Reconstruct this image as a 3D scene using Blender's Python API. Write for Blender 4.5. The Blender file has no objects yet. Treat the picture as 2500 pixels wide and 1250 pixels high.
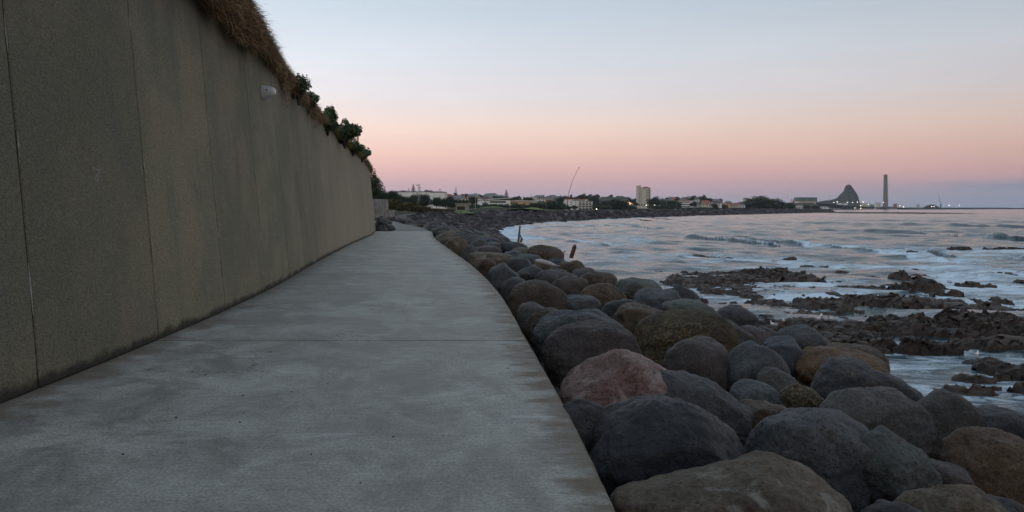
import bpy, bmesh, math, random
import numpy as np
from mathutils import Vector

F = 1962.0; CH = 1.6; HY = 508.0; CX = 1250.0; SEA = -5.0
R = math.radians
scene = bpy.context.scene
COL = scene.collection
random.seed(7)

# ---------------------------------------------------------------- helpers
def at(x, y, d):
    return np.array([(x - CX) / F * d, d, CH - (y - HY) / F * d])
def onz(x, y, z):
    d = (CH - z) * F / (y - HY)
    return np.array([(x - CX) / F * d, d, z])

def link_mesh(name, V, Fc, mat=None, parent=None, smooth=True, loc=None):
    """V (n,3) array; Fc (m,k) int array or list of lists"""
    me = bpy.data.meshes.new(name)
    V = np.asarray(V, dtype=np.float32)
    if isinstance(Fc, np.ndarray):
        m, k = Fc.shape
        me.vertices.add(len(V)); me.vertices.foreach_set('co', V.ravel())
        me.loops.add(m * k); me.loops.foreach_set('vertex_index', Fc.astype(np.int32).ravel())
        me.polygons.add(m)
        me.polygons.foreach_set('loop_start', np.arange(0, m * k, k, dtype=np.int32))
        me.polygons.foreach_set('loop_total', np.full(m, k, dtype=np.int32))
        me.update(calc_edges=True)
    else:
        me.from_pydata([tuple(map(float, v)) for v in V], [], Fc)
    me.validate()
    if smooth:
        me.polygons.foreach_set('use_smooth', np.ones(len(me.polygons), dtype=bool))
    o = bpy.data.objects.new(name, me)
    if mat:
        me.materials.append(mat)
    COL.objects.link(o)
    if parent: o.parent = parent
    if loc is not None: o.location = [float(c) for c in loc]
    return o

def tag(o, label=None, cat=None, group=None, kind=None):
    if label: o['label'] = label
    if cat: o['category'] = cat
    if group: o['group'] = group
    if kind: o['kind'] = kind
    return o

def empty(name, loc, label, cat, group=None, rz=0):
    o = bpy.data.objects.new(name, None); COL.objects.link(o)
    o.location = [float(c) for c in loc]; o.rotation_euler = (0, 0, rz)
    return tag(o, label, cat, group)

def children(o):
    return list(o.children)

def dup(o, parent=None):
    c = o.copy(); COL.objects.link(c)
    if parent: c.parent = parent
    for ch in KIDS.get(o.name, []):
        dup(ch, c)
    return c
KIDS = {}
def remember(o):
    KIDS[o.name] = [p for p in bpy.data.objects if p.parent == o]
    for k in KIDS[o.name]: remember(k)

class MB:
    """collects boxes, prisms and tubes into one mesh"""
    def __init__(s): s.v = []; s.f = []
    def box(s, x0, x1, y0, y1, z0, z1):
        n = len(s.v)
        s.v += [(x0,y0,z0),(x1,y0,z0),(x1,y1,z0),(x0,y1,z0),(x0,y0,z1),(x1,y0,z1),(x1,y1,z1),(x0,y1,z1)]
        for f in ((0,3,2,1),(4,5,6,7),(0,1,5,4),(1,2,6,5),(2,3,7,6),(3,0,4,7)):
            s.f.append([n+i for i in f])
        return s
    def prism(s, prof, y0, y1):
        """prof: list of (x,z); extruded in y"""
        n = len(s.v); k = len(prof)
        s.v += [(x, y0, z) for x, z in prof] + [(x, y1, z) for x, z in prof]
        s.f.append([n+i for i in range(k)]); s.f.append([n+k+i for i in reversed(range(k))])
        for i in range(k):
            j = (i+1) % k
            s.f.append([n+i, n+k+i, n+k+j, n+j])
        return s
    def tube(s, pts, rad, k=8, cap=True):
        n = len(s.v); pts = [Vector(p) for p in pts]
        if not hasattr(rad, '__len__'): rad = [rad]*len(pts)
        for i, p in enumerate(pts):
            t = (pts[min(i+1, len(pts)-1)] - pts[max(i-1, 0)]).normalized()
            a = t.orthogonal() if abs(t.z) < .95 else Vector((1,0,0))
            a = (a - t*a.dot(t)).normalized(); b = t.cross(a)
            for j in range(k):
                q = p + (a*math.cos(2*math.pi*j/k) + b*math.sin(2*math.pi*j/k))*rad[i]
                s.v.append(tuple(q))
        for i in range(len(pts)-1):
            for j in range(k):
                s.f.append([n+i*k+j, n+i*k+(j+1)%k, n+(i+1)*k+(j+1)%k, n+(i+1)*k+j])
        if cap:
            s.f.append([n+j for j in reversed(range(k))]); s.f.append([n+(len(pts)-1)*k+j for j in range(k)])
        return s
    def hip(s, x0, x1, y0, y1, z0, z1, inset, o=0.3):
        n = len(s.v); x0 -= o; x1 += o; y0 -= o; y1 += o
        my = (y0+y1)/2
        s.v += [(x0,y0,z0),(x1,y0,z0),(x1,y1,z0),(x0,y1,z0),(x0+inset,my,z1),(x1-inset,my,z1)]
        for f in ((0,3,2,1),(0,1,5,4),(1,2,5),(2,3,4,5),(3,0,4)):
            s.f.append([n+i for i in f])
        return s
    def build(s, name, mat, parent=None, smooth=False, loc=None):
        return link_mesh(name, s.v, s.f, mat, parent, smooth, loc)

# numpy gradient noise -------------------------------------------------
_rng = np.random.RandomState(3)
_perm = _rng.permutation(256); _perm = np.concatenate([_perm, _perm, _perm])
_g = _rng.normal(size=(256, 3)); _g /= np.linalg.norm(_g, axis=1)[:, None]
def perlin(P):
    P = np.asarray(P, dtype=np.float64)
    i = np.floor(P).astype(int); f = P - i; i &= 255
    u = f*f*f*(f*(f*6-15)+10)
    out = 0
    for dx in (0, 1):
        for dy in (0, 1):
            for dz in (0, 1):
                h = _perm[_perm[_perm[(i[:,0]+dx) & 255] + ((i[:,1]+dy) & 255)] + ((i[:,2]+dz) & 255)]
                g = _g[h]
                d = g[:,0]*(f[:,0]-dx) + g[:,1]*(f[:,1]-dy) + g[:,2]*(f[:,2]-dz)
                w = (u[:,0] if dx else 1-u[:,0])*(u[:,1] if dy else 1-u[:,1])*(u[:,2] if dz else 1-u[:,2])
                out = out + w*d
    return out*1.5
def fbm(P, o=4, l=2.0, g=0.5):
    s = 0; a = 1
    for k in range(o):
        s = s + a*perlin(P*(l**k) + 17.3*k); a *= g
    return s
def ridged(P, o=4, l=2.1, g=0.55):
    s = 0; a = 1
    for k in range(o):
        s = s + a*(1-2*np.abs(perlin(P*(l**k) + 9.1*k))); a *= g
    return s

def sstep(a, b, x):
    t = np.clip((x-a)/(b-a), 0, 1); return t*t*(3-2*t)

def curve(pts):
    """smooth monotone-ish hermite interpolation"""
    xs = np.array([p[0] for p in pts], float); ys = np.array([p[1] for p in pts], float)
    dx = np.diff(xs); dy = np.diff(ys)/dx
    m = np.concatenate([[dy[0]], (dy[:-1]*dx[1:]+dy[1:]*dx[:-1])/(dx[:-1]+dx[1:]), [dy[-1]]])
    def fn(x):
        x = np.asarray(x, float)
        i = np.clip(np.searchsorted(xs, x)-1, 0, len(xs)-2)
        h = xs[i+1]-xs[i]; t = (x-xs[i])/h
        inside = ((2*t**3-3*t**2+1)*ys[i] + (t**3-2*t**2+t)*h*m[i] + (-2*t**3+3*t**2)*ys[i+1] + (t**3-t**2)*h*m[i+1])
        lo = ys[0]+(x-xs[0])*m[0]; hi = ys[-1]+(x-xs[-1])*m[-1]
        return np.where(x < xs[0], lo, np.where(x > xs[-1], hi, inside))
    return fn

def grid_faces(nr, nc):
    i = np.arange(nr-1)[:, None]*nc + np.arange(nc-1)[None, :]
    return np.stack([i, i+1, i+nc+1, i+nc], -1).reshape(-1, 4)

_ico = {}
def ico(sub):
    if sub not in _ico:
        bm = bmesh.new(); bmesh.ops.create_icosphere(bm, subdivisions=sub, radius=1)
        V = np.array([v.co[:] for v in bm.verts]); Fc = np.array([[v.index for v in f.verts] for f in bm.faces])
        bm.free(); _ico[sub] = (V, Fc)
    return _ico[sub]

# ---------------------------------------------------------------- materials
class NT:
    def __init__(s, name, world=False):
        if world:
            s.m = bpy.data.worlds.new(name)
        else:
            s.m = bpy.data.materials.new(name)
        s.m.use_nodes = True; s.t = s.m.node_tree; s.t.nodes.clear()
    def __call__(s, typ, inp=None, **props):
        n = s.t.nodes.new(typ)
        for k, v in props.items(): setattr(n, k, v)
        for k, v in (inp or {}).items():
            sock = n.inputs[k]
            if isinstance(v, tuple) and len(v) == 2 and hasattr(v[0], 'outputs'):
                s.t.links.new(v[0].outputs[v[1]], sock)
            elif hasattr(v, 'outputs'):
                s.t.links.new(v.outputs[0], sock)
            else:
                if sock.type == 'RGBA' and len(v) == 3: v = (*v, 1)
                sock.default_value = v
        return n
    def noise(s, vec, scale, detail=4, rough=.55, dist=0):
        return s('ShaderNodeTexNoise', {'Vector': vec, 'Scale': scale, 'Detail': detail, 'Roughness': rough, 'Distortion': dist})
    def rng(s, v, a, b, c=0., d=1., smooth=True):
        return s('ShaderNodeMapRange', {'Value': v, 'From Min': a, 'From Max': b, 'To Min': c, 'To Max': d},
                 interpolation_type='SMOOTHSTEP' if smooth else 'LINEAR')
    def mix(s, f, a, b, mode='MIX'):
        n = s.t.nodes.new('ShaderNodeMix'); n.data_type = 'RGBA'; n.blend_type = mode
        for k, v in ((0, f), (6, a), (7, b)):
            if isinstance(v, tuple) and len(v) == 2 and hasattr(v[0], 'outputs'): s.t.links.new(v[0].outputs[v[1]], n.inputs[k])
            elif hasattr(v, 'outputs'): s.t.links.new(v.outputs[0], n.inputs[k])
            else:
                if k and len(v) == 3: v = (*v, 1)
                n.inputs[k].default_value = v
        return (n, 'Result') if False else _Out(n, 2)
    def math(s, op, a, b=0., c=0.):
        return s('ShaderNodeMath', {0: a, 1: b, 2: c}, operation=op)
    def ramp(s, f, stops, mode='LINEAR'):
        n = s('ShaderNodeValToRGB', {'Fac': f}); r = n.color_ramp; r.interpolation = mode
        while len(r.elements) < len(stops): r.elements.new(.5)
        for e, (p, c) in zip(r.elements, stops):
            e.position = p; e.color = (*c, 1)
        return n
class _Out:
    def __init__(s, n, i): s.outputs = [n.outputs[i]]

def finish(t, color, rough, bump=None, strength=.4, dist=.02, spec=.4, metallic=0., extra=None):
    inp = {'Base Color': color, 'Roughness': rough, 'Metallic': metallic, 'Specular IOR Level': spec}
    if bump is not None:
        inp['Normal'] = t('ShaderNodeBump', {'Height': bump, 'Strength': strength, 'Distance': dist})
    inp.update(extra or {})
    p = t('ShaderNodeBsdfPrincipled', inp)
    t('ShaderNodeOutputMaterial', {'Surface': p})
    return t.m

def coords(t, rand=True):
    tc = t('ShaderNodeTexCoord'); o = (tc, 'Object')
    if not rand: return o
    oi = t('ShaderNodeObjectInfo')
    r = t.math('MULTIPLY', (oi, 'Random'), 87.)
    return t('ShaderNodeVectorMath', {0: o, 1: t('ShaderNodeCombineXYZ', {'X': r, 'Y': r, 'Z': r})}, operation='ADD'), oi

def simple(name, col, rough=.7, var=.25, scale=2., spec=.3, metallic=0.):
    t = NT(name); v, oi = coords(t)
    n = t.noise(v, scale, 5, .6)
    c2 = tuple(c*(1-var) for c in col); c3 = tuple(min(1, c*(1+var)) for c in col)
    c = t.mix(t.rng(n, .3, .7), c2, c3)
    return finish(t, c, rough, n, .15, .01, spec, metallic)

def rock_mat(name, c1, c2, c3, spots=None, rough=.62, bs=1.0, top=None):
    t = NT(name); v, oi = coords(t)
    n1 = t.noise(v, 1.3, 5, .6, .4); n2 = t.noise(v, 6, 8, .7); n3 = t.noise(v, 30, 7, .8)
    col = t.mix(t.rng(n1, .38, .62), c1, c2)
    col = t.mix(t.rng(n2, .45, .72, 0, .75), col, c3)
    pits = t('ShaderNodeTexVoronoi', {'Vector': v, 'Scale': 26.}, feature='F1')
    pm = t.math('MULTIPLY', t.rng((pits, 'Distance'), .12, .3, 1, 0), t.rng(n2, .48, .6))
    col = t.mix(t.math('MULTIPLY', pm, .55), col, tuple(c*.35 for c in c1))
    # per-boulder brightness
    col = t.mix(1., col, t('ShaderNodeCombineXYZ', {k: t.rng((oi, 'Random'), 0, 1, .78, 1.25, False) for k in 'XYZ'}), 'MULTIPLY')
    # fine mineral grain
    col = t.mix(1., col, t('ShaderNodeCombineXYZ', {k: t.rng(n3, .32, .68, .52, 1.55) for k in 'XYZ'}), 'MULTIPLY')
    if spots:
        sc, amt, scol = spots
        n4 = t.noise(v, sc, 6, .75, .6); n5 = t.noise(v, 1.1, 3, .5)
        m = t.math('MULTIPLY', t.rng(n4, .60-amt*.12, .68-amt*.08), t.rng(n5, .5-amt*.18, .62-amt*.1))
        col = t.mix(m, col, scol)
    h = t.math('ADD', t.math('MULTIPLY', n2, 1.), t.math('ADD', t.math('MULTIPLY', n3, .45), t.math('MULTIPLY', pm, -.5)))
    rr = t.rng(n2, .3, .7, rough-.12, rough+.12)
    return finish(t, col, rr, h, .95*bs, .05, .35)

M = {}
M['blue'] = rock_mat('rock_blue_grey', (.040,.045,.048), (.062,.067,.069), (.095,.098,.097), None, .6)
M['dark'] = rock_mat('rock_dark_grey', (.028,.030,.033), (.043,.045,.047), (.070,.067,.060), (9, .2, (.12,.10,.07)), .55)
M['navy'] = rock_mat('rock_dark_blue', (.024,.028,.034), (.039,.043,.048), (.066,.068,.068), (8, .1, (.11,.085,.06)), .5)
M['grey'] = rock_mat('rock_grey', (.050,.049,.046), (.072,.070,.065), (.100,.095,.086), None, .65)
M['mauve'] = rock_mat('rock_mauve', (.044,.035,.032), (.062,.050,.046), (.092,.078,.070), None, .6)
M['brown'] = rock_mat('rock_brown', (.036,.024,.014), (.068,.045,.026), (.115,.092,.064), (14, .5, (.16,.145,.11)), .6)
M['mossy'] = rock_mat('rock_lichened', (.040,.028,.012), (.066,.046,.018), (.088,.070,.038), (27, .85, (.20,.17,.10)), .7)
M['ochre'] = rock_mat('rock_ochre', (.060,.033,.013), (.125,.070,.027), (.085,.057,.03), (7, .25, (.22,.18,.12)), .5)
M['pink'] = rock_mat('rock_pink', (.125,.070,.054), (.185,.115,.098), (.060,.034,.026), (3.4, 1.0, (.30,.225,.205)), .65)
M['tan'] = rock_mat('rock_tan', (.062,.045,.028), (.105,.083,.055), (.15,.135,.10), (5, .7, (.20,.185,.15)), .7)
M['green'] = rock_mat('rock_grey_green', (.052,.060,.053), (.080,.088,.076), (.110,.113,.100), None, .65)
M['reef'] = rock_mat('reef_rock', (.026,.018,.013), (.056,.038,.028), (.115,.085,.062), (3, .15, (.10,.085,.045)), .55, 1.6)

def wall_material():
    t = NT('aggregate_concrete'); o = coords(t, False); oi = t('ShaderNodeObjectInfo')
    sep = t('ShaderNodeSeparateXYZ', {'Vector': o})
    big = t.noise(o, .55, 5, .6, .3)
    st = t('ShaderNodeMapping', {'Vector': o, 'Scale': (1., 1., .11)})
    streak = t.noise(st, 2.6, 6, .65)
    fine = t.noise(o, 34, 6, .8)
    agg = t('ShaderNodeTexVoronoi', {'Vector': o, 'Scale': 62.}, feature='F1')
    speck = t.noise(o, 95, 2, .6)
    c = t.mix(t.rng(big, .36, .66), (.186,.174,.120), (.255,.224,.147))
    c = t.mix(t.rng(streak, .46, .68, 0, .45), c, (.150,.158,.132))
    # the farther panels are paler and warmer
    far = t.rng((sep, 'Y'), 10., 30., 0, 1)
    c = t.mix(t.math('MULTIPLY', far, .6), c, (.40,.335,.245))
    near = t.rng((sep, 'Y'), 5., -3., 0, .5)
    c = t.mix(near, c, (.10,.10,.075))  # near end darkened in the colour, following the lens falloff
    # panel-to-panel difference in the mix
    pr = t.rng((oi, 'Random'), 0, 1, .94, 1.06, False)
    c = t.mix(1., c, t('ShaderNodeCombineXYZ', {'X': pr, 'Y': pr, 'Z': pr}), 'MULTIPLY')
    g = t.rng(fine, .3, .7, .66, 1.36)
    c = t.mix(1., c, t('ShaderNodeCombineXYZ', {'X': g, 'Y': g, 'Z': g}), 'MULTIPLY')
    c = t.mix(t.rng(speck, .60, .70, 0, .7), c, (.060,.056,.045))
    c = t.mix(t.rng(speck, .40, .30, 0, .55), c, (.42,.38,.30))
    # damp green-black band at the foot with an uneven upper edge
    e = t.math('ADD', (sep, 'Z'), t.math('MULTIPLY', t.noise(o, 2.4, 6, .7), -.28))
    c = t.mix(t.rng(e, -.10, .0, .92, 0), c, (.030,.028,.022))
    # dark runs down from the coping
    e2 = t.math('ADD', (sep, 'Z'), t.math('MULTIPLY', streak, 3.4))
    c = t.mix(t.rng(e2, 5.6, 6.8, 0, .28), c, (.050,.050,.044))
    h = t.math('ADD', fine, t.math('MULTIPLY', (agg, 'Distance'), .8))
    return finish(t, c, .85, h, .7, .012, .25)
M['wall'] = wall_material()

def path_material(name='path_concrete', k=1.0):
    t = NT(name); tc = t('ShaderNodeTexCoord'); uv = (tc, 'UV'); o = (tc, 'Object')
    sep = t('ShaderNodeSeparateXYZ', {'Vector': uv})      # x: metres from the seaward edge, y: metres along
    br = t('ShaderNodeMapping', {'Vector': uv, 'Scale': (.55, 1.9, 1)})
    broom = t.noise(br, 11, 8, .8, .3)
    soft = t('ShaderNodeMapping', {'Vector': uv, 'Scale': (.75, .60, 1)})
    blotch = t.noise(soft, 1.7, 10, .74, .5)
    cloud = t.noise(uv, .42, 4, .55)
    pit = t.noise(uv, 48, 4, .75)
    sp = t('ShaderNodeTexVoronoi', {'Vector': uv, 'Scale': 3.3}, feature='F1')
    c = t.mix(t.rng(blotch, .36, .64), (.190*k,.194*k,.174*k), (.40*k,.405*k,.365*k))
    c = t.mix(t.rng(cloud, .35, .65, .45, 0), c, (.21*k,.205*k,.185*k))
    b = t.rng(broom, .3, .7, .84, 1.16)
    c = t.mix(1., c, t('ShaderNodeCombineXYZ', {'X': b, 'Y': b, 'Z': b}), 'MULTIPLY')
    p = t.rng(pit, .3, .7, .66, 1.30)
    c = t.mix(1., c, t('ShaderNodeCombineXYZ', {'X': p, 'Y': p, 'Z': p}), 'MULTIPLY')
    c = t.mix(t.rng((sp, 'Distance'), .018, .03, .7, 0), c, (.035,.032,.03))
    pale = t.noise(t('ShaderNodeMapping', {'Vector': uv, 'Scale': (.5, 1.3, 1), 'Location': (7, 3, 1)}), 1.3, 9, .78, .7)
    c = t.mix(t.rng(pale, .57, .72, 0, .6), c, (.56*k,.57*k,.55*k))
    crk = t('ShaderNodeTexVoronoi', {'Vector': t('ShaderNodeVectorMath', {0: uv, 1: t('ShaderNodeVectorMath', {0: (t.noise(uv, 1.6, 5, .6), 'Color'), 1: (.9, .9, .9)}, operation='MULTIPLY')}, operation='ADD'), 'Scale': .33}, feature='DISTANCE_TO_EDGE')
    c = t.mix(t.math('MULTIPLY', t.rng((crk, 'Distance'), .0012, .0035, .75, 0), t.rng(cloud, .5, .6)), c, (.06,.055,.045))
    # grime and lichen growing in from the seaward edge, dirt along the wall foot
    en = t.noise(t('ShaderNodeMapping', {'Vector': uv, 'Scale': (.8, 2.2, 1)}), 1.6, 8, .75)
    ed = t.math('ADD', (sep, 'X'), t.math('MULTIPLY', t.math('SUBTRACT', en, .5), 1.9))
    c = t.mix(t.rng(ed, -.05, .42, .88, 0), c, (.098,.074,.040))
    ed2 = t.math('ADD', (sep, 'X'), t.math('MULTIPLY', t.noise(t('ShaderNodeMapping', {'Vector': uv, 'Scale': (1, 1.6, 1)}), 1.5, 6, .7), 1.6))
    c = t.mix(t.rng(ed2, 4.85, 5.3, 0, .75), c, (.125,.098,.068))
    h = t.math('ADD', t.math('MULTIPLY', broom, 1.), t.math('MULTIPLY', pit, .6))
    return finish(t, c, t.rng(blotch, .3, .7, .5, .72), h, .8, .012, .25)
M['path'] = path_material()
M['path_far'] = path_material('path_concrete_worn', .36)

def water_material():
    t = NT('sea_water'); o = coords(t, False)
    at_ = t('ShaderNodeAttribute', attribute_name='foam')
    m1 = t('ShaderNodeMapping', {'Vector': o, 'Scale': (.42, 1., 1.)})
    a = t.noise(m1, 1.3, 9, .76, .9); b = t.noise(m1, .16, 5, .6, .4)
    m2 = t('ShaderNodeMapping', {'Vector': o, 'Scale': (.55, 1., 1.)})
    r1 = t.noise(m2, 2.4, 5, .6); r2 = t.noise(m2, .55, 4, .6); r3 = t.noise(m2, 8.5, 3, .6)
    fsum = t.math('ADD', (at_, 'Fac'), t.math('ADD', t.math('MULTIPLY', t.math('SUBTRACT', a, .5), 2.3),
                                              t.math('MULTIPLY', t.math('SUBTRACT', b, .5), 1.5)))
    fm = t.rng(fsum, .38, 1.08)
    water = t.mix(t.rng(b, .4, .6), (.010,.038,.050), (.018,.055,.068))
    col = t.mix(fm, water, (.62,.74,.82))
    h = t.math('ADD', t.math('MULTIPLY', r2, 1.), t.math('ADD', t.math('MULTIPLY', r1, .22), t.math('MULTIPLY', r3, .07)))
    h = t.math('ADD', h, t.math('MULTIPLY', fm, .08))
    rough = t.rng(fm, 0, 1, .12, .75)
    return finish(t, col, rough, h, .8, .42, .5, 0., {'IOR': 1.333})
M['water'] = water_material()

def ground_material(name, c1, c2, c3, s1=.08, s2=.9):
    t = NT(name); o = coords(t, False)
    n = t.noise(o, s1, 6, .6); m = t.noise(o, s2, 6, .7)
    c = t.mix(t.rng(n, .4, .6), c1, c2); c = t.mix(t.rng(m, .45, .7, 0, .8), c, c3)
    return finish(t, c, .9, m, .6, .3, .1)
M['land'] = ground_material('coastal_scrub_ground', (.030,.042,.018), (.055,.055,.028), (.075,.055,.032))
M['grass'] = ground_material('mown_grass', (.12,.17,.045), (.15,.20,.06), (.18,.20,.07), .3, 2.)
M['bank'] = ground_material('dark_rock_bank', (.010,.009,.009), (.018,.016,.015), (.030,.027,.025), .6, 3.)  # near black, so the shade in the boulder gaps is in the colour
M['beach'] = ground_material('beach_stones_ground', (.026,.023,.024), (.040,.036,.038), (.06,.055,.055), .3, 1.1)
M['hill'] = ground_material('far_hill_cover', (.022,.032,.026), (.035,.045,.034), (.05,.055,.045), .012, .1)
M['cliff'] = ground_material('bare_volcanic_rock', (.016,.024,.019), (.028,.034,.028), (.10,.098,.09), .02, .045)

def attr_mat(name, stops, rough=.85, trans=0.):
    t = NT(name); a = t('ShaderNodeAttribute', attribute_name='tone'); v, oi = coords(t)
    n = t.noise(v, .9, 3, .5)
    f = t.math('ADD', (a, 'Fac'), t.math('MULTIPLY', t.math('SUBTRACT', n, .5), .5))
    return finish(t, t.ramp(f, stops), rough, None, spec=.2)
M['straw'] = attr_mat('dry_grass', [(0, (.065,.040,.020)), (.4, (.225,.145,.075)), (.8, (.40,.285,.16)), (1, (.52,.42,.26))])
M['straw_green'] = attr_mat('yellowed_grass', [(0, (.06,.045,.018)), (.5, (.17,.125,.045)), (1, (.19,.19,.06))])
M['leaf'] = attr_mat('coastal_leaf', [(0, (.022,.042,.020)), (.5, (.065,.105,.048)), (1, (.15,.20,.09))], .55)
M['leaf_far'] = attr_mat('distant_foliage', [(0, (.018,.032,.022)), (.5, (.036,.058,.036)), (1, (.075,.10,.055))], .8)
M['leaf_hill'] = attr_mat('hill_foliage', [(0, (.024,.040,.032)), (.5, (.042,.062,.048)), (1, (.07,.095,.07))], .8)
M['scrub'] = attr_mat('bank_scrub', [(0, (.020,.024,.010)), (.5, (.055,.055,.024)), (1, (.105,.075,.040))], .8)
M['bark'] = simple('bark', (.06,.048,.038), .9)
M['drift'] = simple('weathered_driftwood', (.15,.12,.095), .8, .3, 8)
M['drift_red'] = simple('reddish_driftwood', (.11,.055,.045), .8, .3, 8)
M['drift_pale'] = simple('bleached_driftwood', (.42,.42,.42), .8, .2, 8)
M['foot'] = simple('dark_footing', (.035,.032,.027), .9)
M['gap'] = simple('joint_filler', (.05,.048,.042), .9)
M['efflor'] = simple('lime_deposit', (.26,.25,.215), .9, .3, 9)
M['chalk'] = simple('chalk', (.36,.36,.34), .9, .3, 60)
M['chalk_faint'] = simple('faded_chalk', (.24,.235,.215), .9, .3, 40)
M['lamp_metal'] = simple('pale_enamel', (.50,.52,.55), .4, .06, 5, .5)
M['lamp_lens'] = simple('lamp_lens', (.62,.58,.52), .3, .06, 5, .5)
M['rubber'] = simple('black_gasket', (.02,.02,.02), .6)
M['conc2'] = simple('pale_retaining_concrete', (.27,.255,.22), .85, .35, 1.2)
M['white'] = simple('white_render', (.80,.80,.75), .7, .06, .3)
M['cream'] = simple('cream_render', (.70,.64,.52), .7, .06, .3)
M['beige'] = simple('beige_tower_render', (.62,.56,.47), .7, .06, .3)
M['orange'] = simple('orange_render', (.62,.42,.22), .7, .06, .3)
M['grey_b'] = simple('grey_cladding', (.23,.25,.25), .6, .1, .3)
M['teal'] = simple('green_metal_roof', (.10,.19,.17), .5, .08, .3)
M['redroof'] = simple('red_roof', (.34,.10,.065), .7, .12, .5)
M['greyroof'] = simple('grey_roof', (.16,.165,.175), .6, .12, .5)
M['brownroof'] = simple('brown_roof', (.14,.085,.065), .7, .12, .5)
M['glass'] = simple('window_glass', (.03,.035,.04), .15, .1, .3, .6)
M['steel'] = simple('galvanised_steel', (.34,.35,.36), .5, .1, 1., .5, .3)
M['red'] = simple('red_fibreglass', (.42,.075,.07), .4, .08, .3)
M['chim'] = simple('chimney_concrete', (.21,.19,.17), .8, .15, .02)
M['ship'] = simple('ship_white', (.6,.6,.58), .5, .1, .02)
M['hull'] = simple('ship_hull', (.10,.11,.13), .5, .1, .02)
M['gull_w'] = simple('white_plumage', (.75,.75,.74), .8, .05, 20)
M['gull_g'] = simple('grey_plumage', (.32,.34,.37), .8, .05, 20)
M['beak'] = simple('red_bill', (.4,.06,.03), .5)
def emit(name, col, s):
    t = NT(name); e = t('ShaderNodeEmission', {'Color': col, 'Strength': s})
    t('ShaderNodeOutputMaterial', {'Surface': e}); return t.m
M['lamp_on'] = emit('lit_lamp', (1., .86, .62), 9.)
M['lamp_warm'] = emit('lit_warm_lamp', (1., .42, .16), 2.5)

# ---------------------------------------------------------------- layout curves (metres; Y = distance ahead)
edge = curve([(-12,.75),(4.2,.56),(6.4,.44),(9.6,.2),(14.8,-.2),(21.3,-.95),(30.8,-2.35),(43.6,-4.2),(55,-5.5),(70,-7.85),(80,-10.2),(95,-13.4),(125,-16.8),(160,-19.8),(240,-26),(300,-23),(363,-15),(466,36),(700,146),(960,293),(1177,440),(2000,770),(3300,1330),(3420,1420),(3600,1960),(4300,2010),(7000,2700)])
wbase = curve([(-12,-4.15),(3,-4.1),(6.5,-4.15),(9.75,-4.27),(15.4,-4.71),(23.8,-5.76),(34.1,-6.95),(50.6,-8.7),(58,-9.9),(66,-12.3),(75,-16)])
wtop = curve([(-12,5.05),(10,5.05),(20,5.0),(26.5,4.88),(34,4.7),(45,4.48),(57,4.3),(75,4.2)])
pleft = curve([(-12,-4.15),(50,-8.6),(58,-9.9),(66,-11.8),(80,-14.7),(95,-17.4),(125,-21),(160,-23.8),(240,-30),(300,-27.5),(340,-22)])
water_x = curve([(-20,10),(10,10),(30,8.5),(60,6),(90,4),(120,1),(150,-1),(200,-3.5),(249,-3),(324,8),(363,20),(392,30),(480,61),(617,129),(863,264),(1177,456),(2000,790),(3300,1360),(3420,1450),(3600,1990),(4300,2040),(7000,2740)])
BAT = .095

# ---------------------------------------------------------------- sky, sun
def build_world():
    t = NT('World', True); scene.world = t.m
    tc = t('ShaderNodeTexCoord'); d = (tc, 'Generated')
    s = t('ShaderNodeSeparateXYZ', {'Vector': d})
    z = (s, 'Z')
    fac = t.math('POWER', t.math('MAXIMUM', z, 0.), .5)
    def L(h):
        c = [int(h[i:i+2], 16)/255 for i in (0, 2, 4)]
        return tuple((v/12.92 if v <= .04045 else ((v+.055)/1.055)**2.4) for v in c)
    stops = [(0, '9aa2b6'), (.06, 'a4a8bb'), (.12, 'b7aab6'), (.165, 'd0afb6'), (.21, 'e4b8b4'), (.26, 'efc8bb'), (.31, 'f0d6ca'), (.37, 'e2dcde'),
             (.43, 'd6dbe3'), (.49, 'c3d0dc'), (.60, 'b4c2d0'), (.78, 'aab8c8'), (1, 'a0b0c4')]
    sky = t.ramp(fac, [(p, L(c)) for p, c in stops])
    # brighter warm afterglow behind the viewer (sun just below the horizon)
    back = t.rng((s, 'Y'), .1, -1., 0, 1)
    low = t.rng(z, 0., .5, 1, 0)
    col = t.mix(t.math('MULTIPLY', back, low), sky, (.75, .55, .45))
    # slightly dimmer towards the seaward side
    side = t.rng((s, 'X'), -.25, .75, 1.12, .66, False)
    col = t.mix(1., col, t('ShaderNodeCombineXYZ', {'X': side, 'Y': side, 'Z': side}), 'MULTIPLY')
    # thin low cloud bank on the seaward horizon
    mp = t('ShaderNodeMapping', {'Vector': d, 'Scale': (4., 4., 75.)})
    n = t.noise(mp, 1.6, 5, .55)
    cm = t.math('MULTIPLY', t.rng(n, .46, .66), t.math('MULTIPLY', t.rng(z, .012, .02), t.rng(z, .034, .022)))
    cm = t.math('MULTIPLY', cm, t.rng((s, 'X'), .30, .46))
    col = t.mix(t.math('MULTIPLY', cm, .75), col, L('75859b'))
    # the faintest high cirrus
    n2 = t.noise(t('ShaderNodeMapping', {'Vector': d, 'Scale': (1.2, 1.2, 7.)}), 2.2, 6, .6)
    g = t.rng(n2, .3, .7, .975, 1.025)
    col = t.mix(1., col, t('ShaderNodeCombineXYZ', {'X': g, 'Y': g, 'Z': g}), 'MULTIPLY')
    haze_r = t.math('MULTIPLY', t.rng(z, .036, .018), t.rng((s, 'X'), .30, .58))
    col = t.mix(t.math('MULTIPLY', haze_r, .62), col, L('8796ad'))
    dk = t.rng(z, -.03, -.004, .06, 1)
    col = t.mix(1., col, t('ShaderNodeCombineXYZ', {'X': dk, 'Y': dk, 'Z': dk}), 'MULTIPLY')
    b = t('ShaderNodeBackground', {'Color': col, 'Strength': 1.1})
    t('ShaderNodeOutputWorld', {'Surface': b})
build_world()
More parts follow.
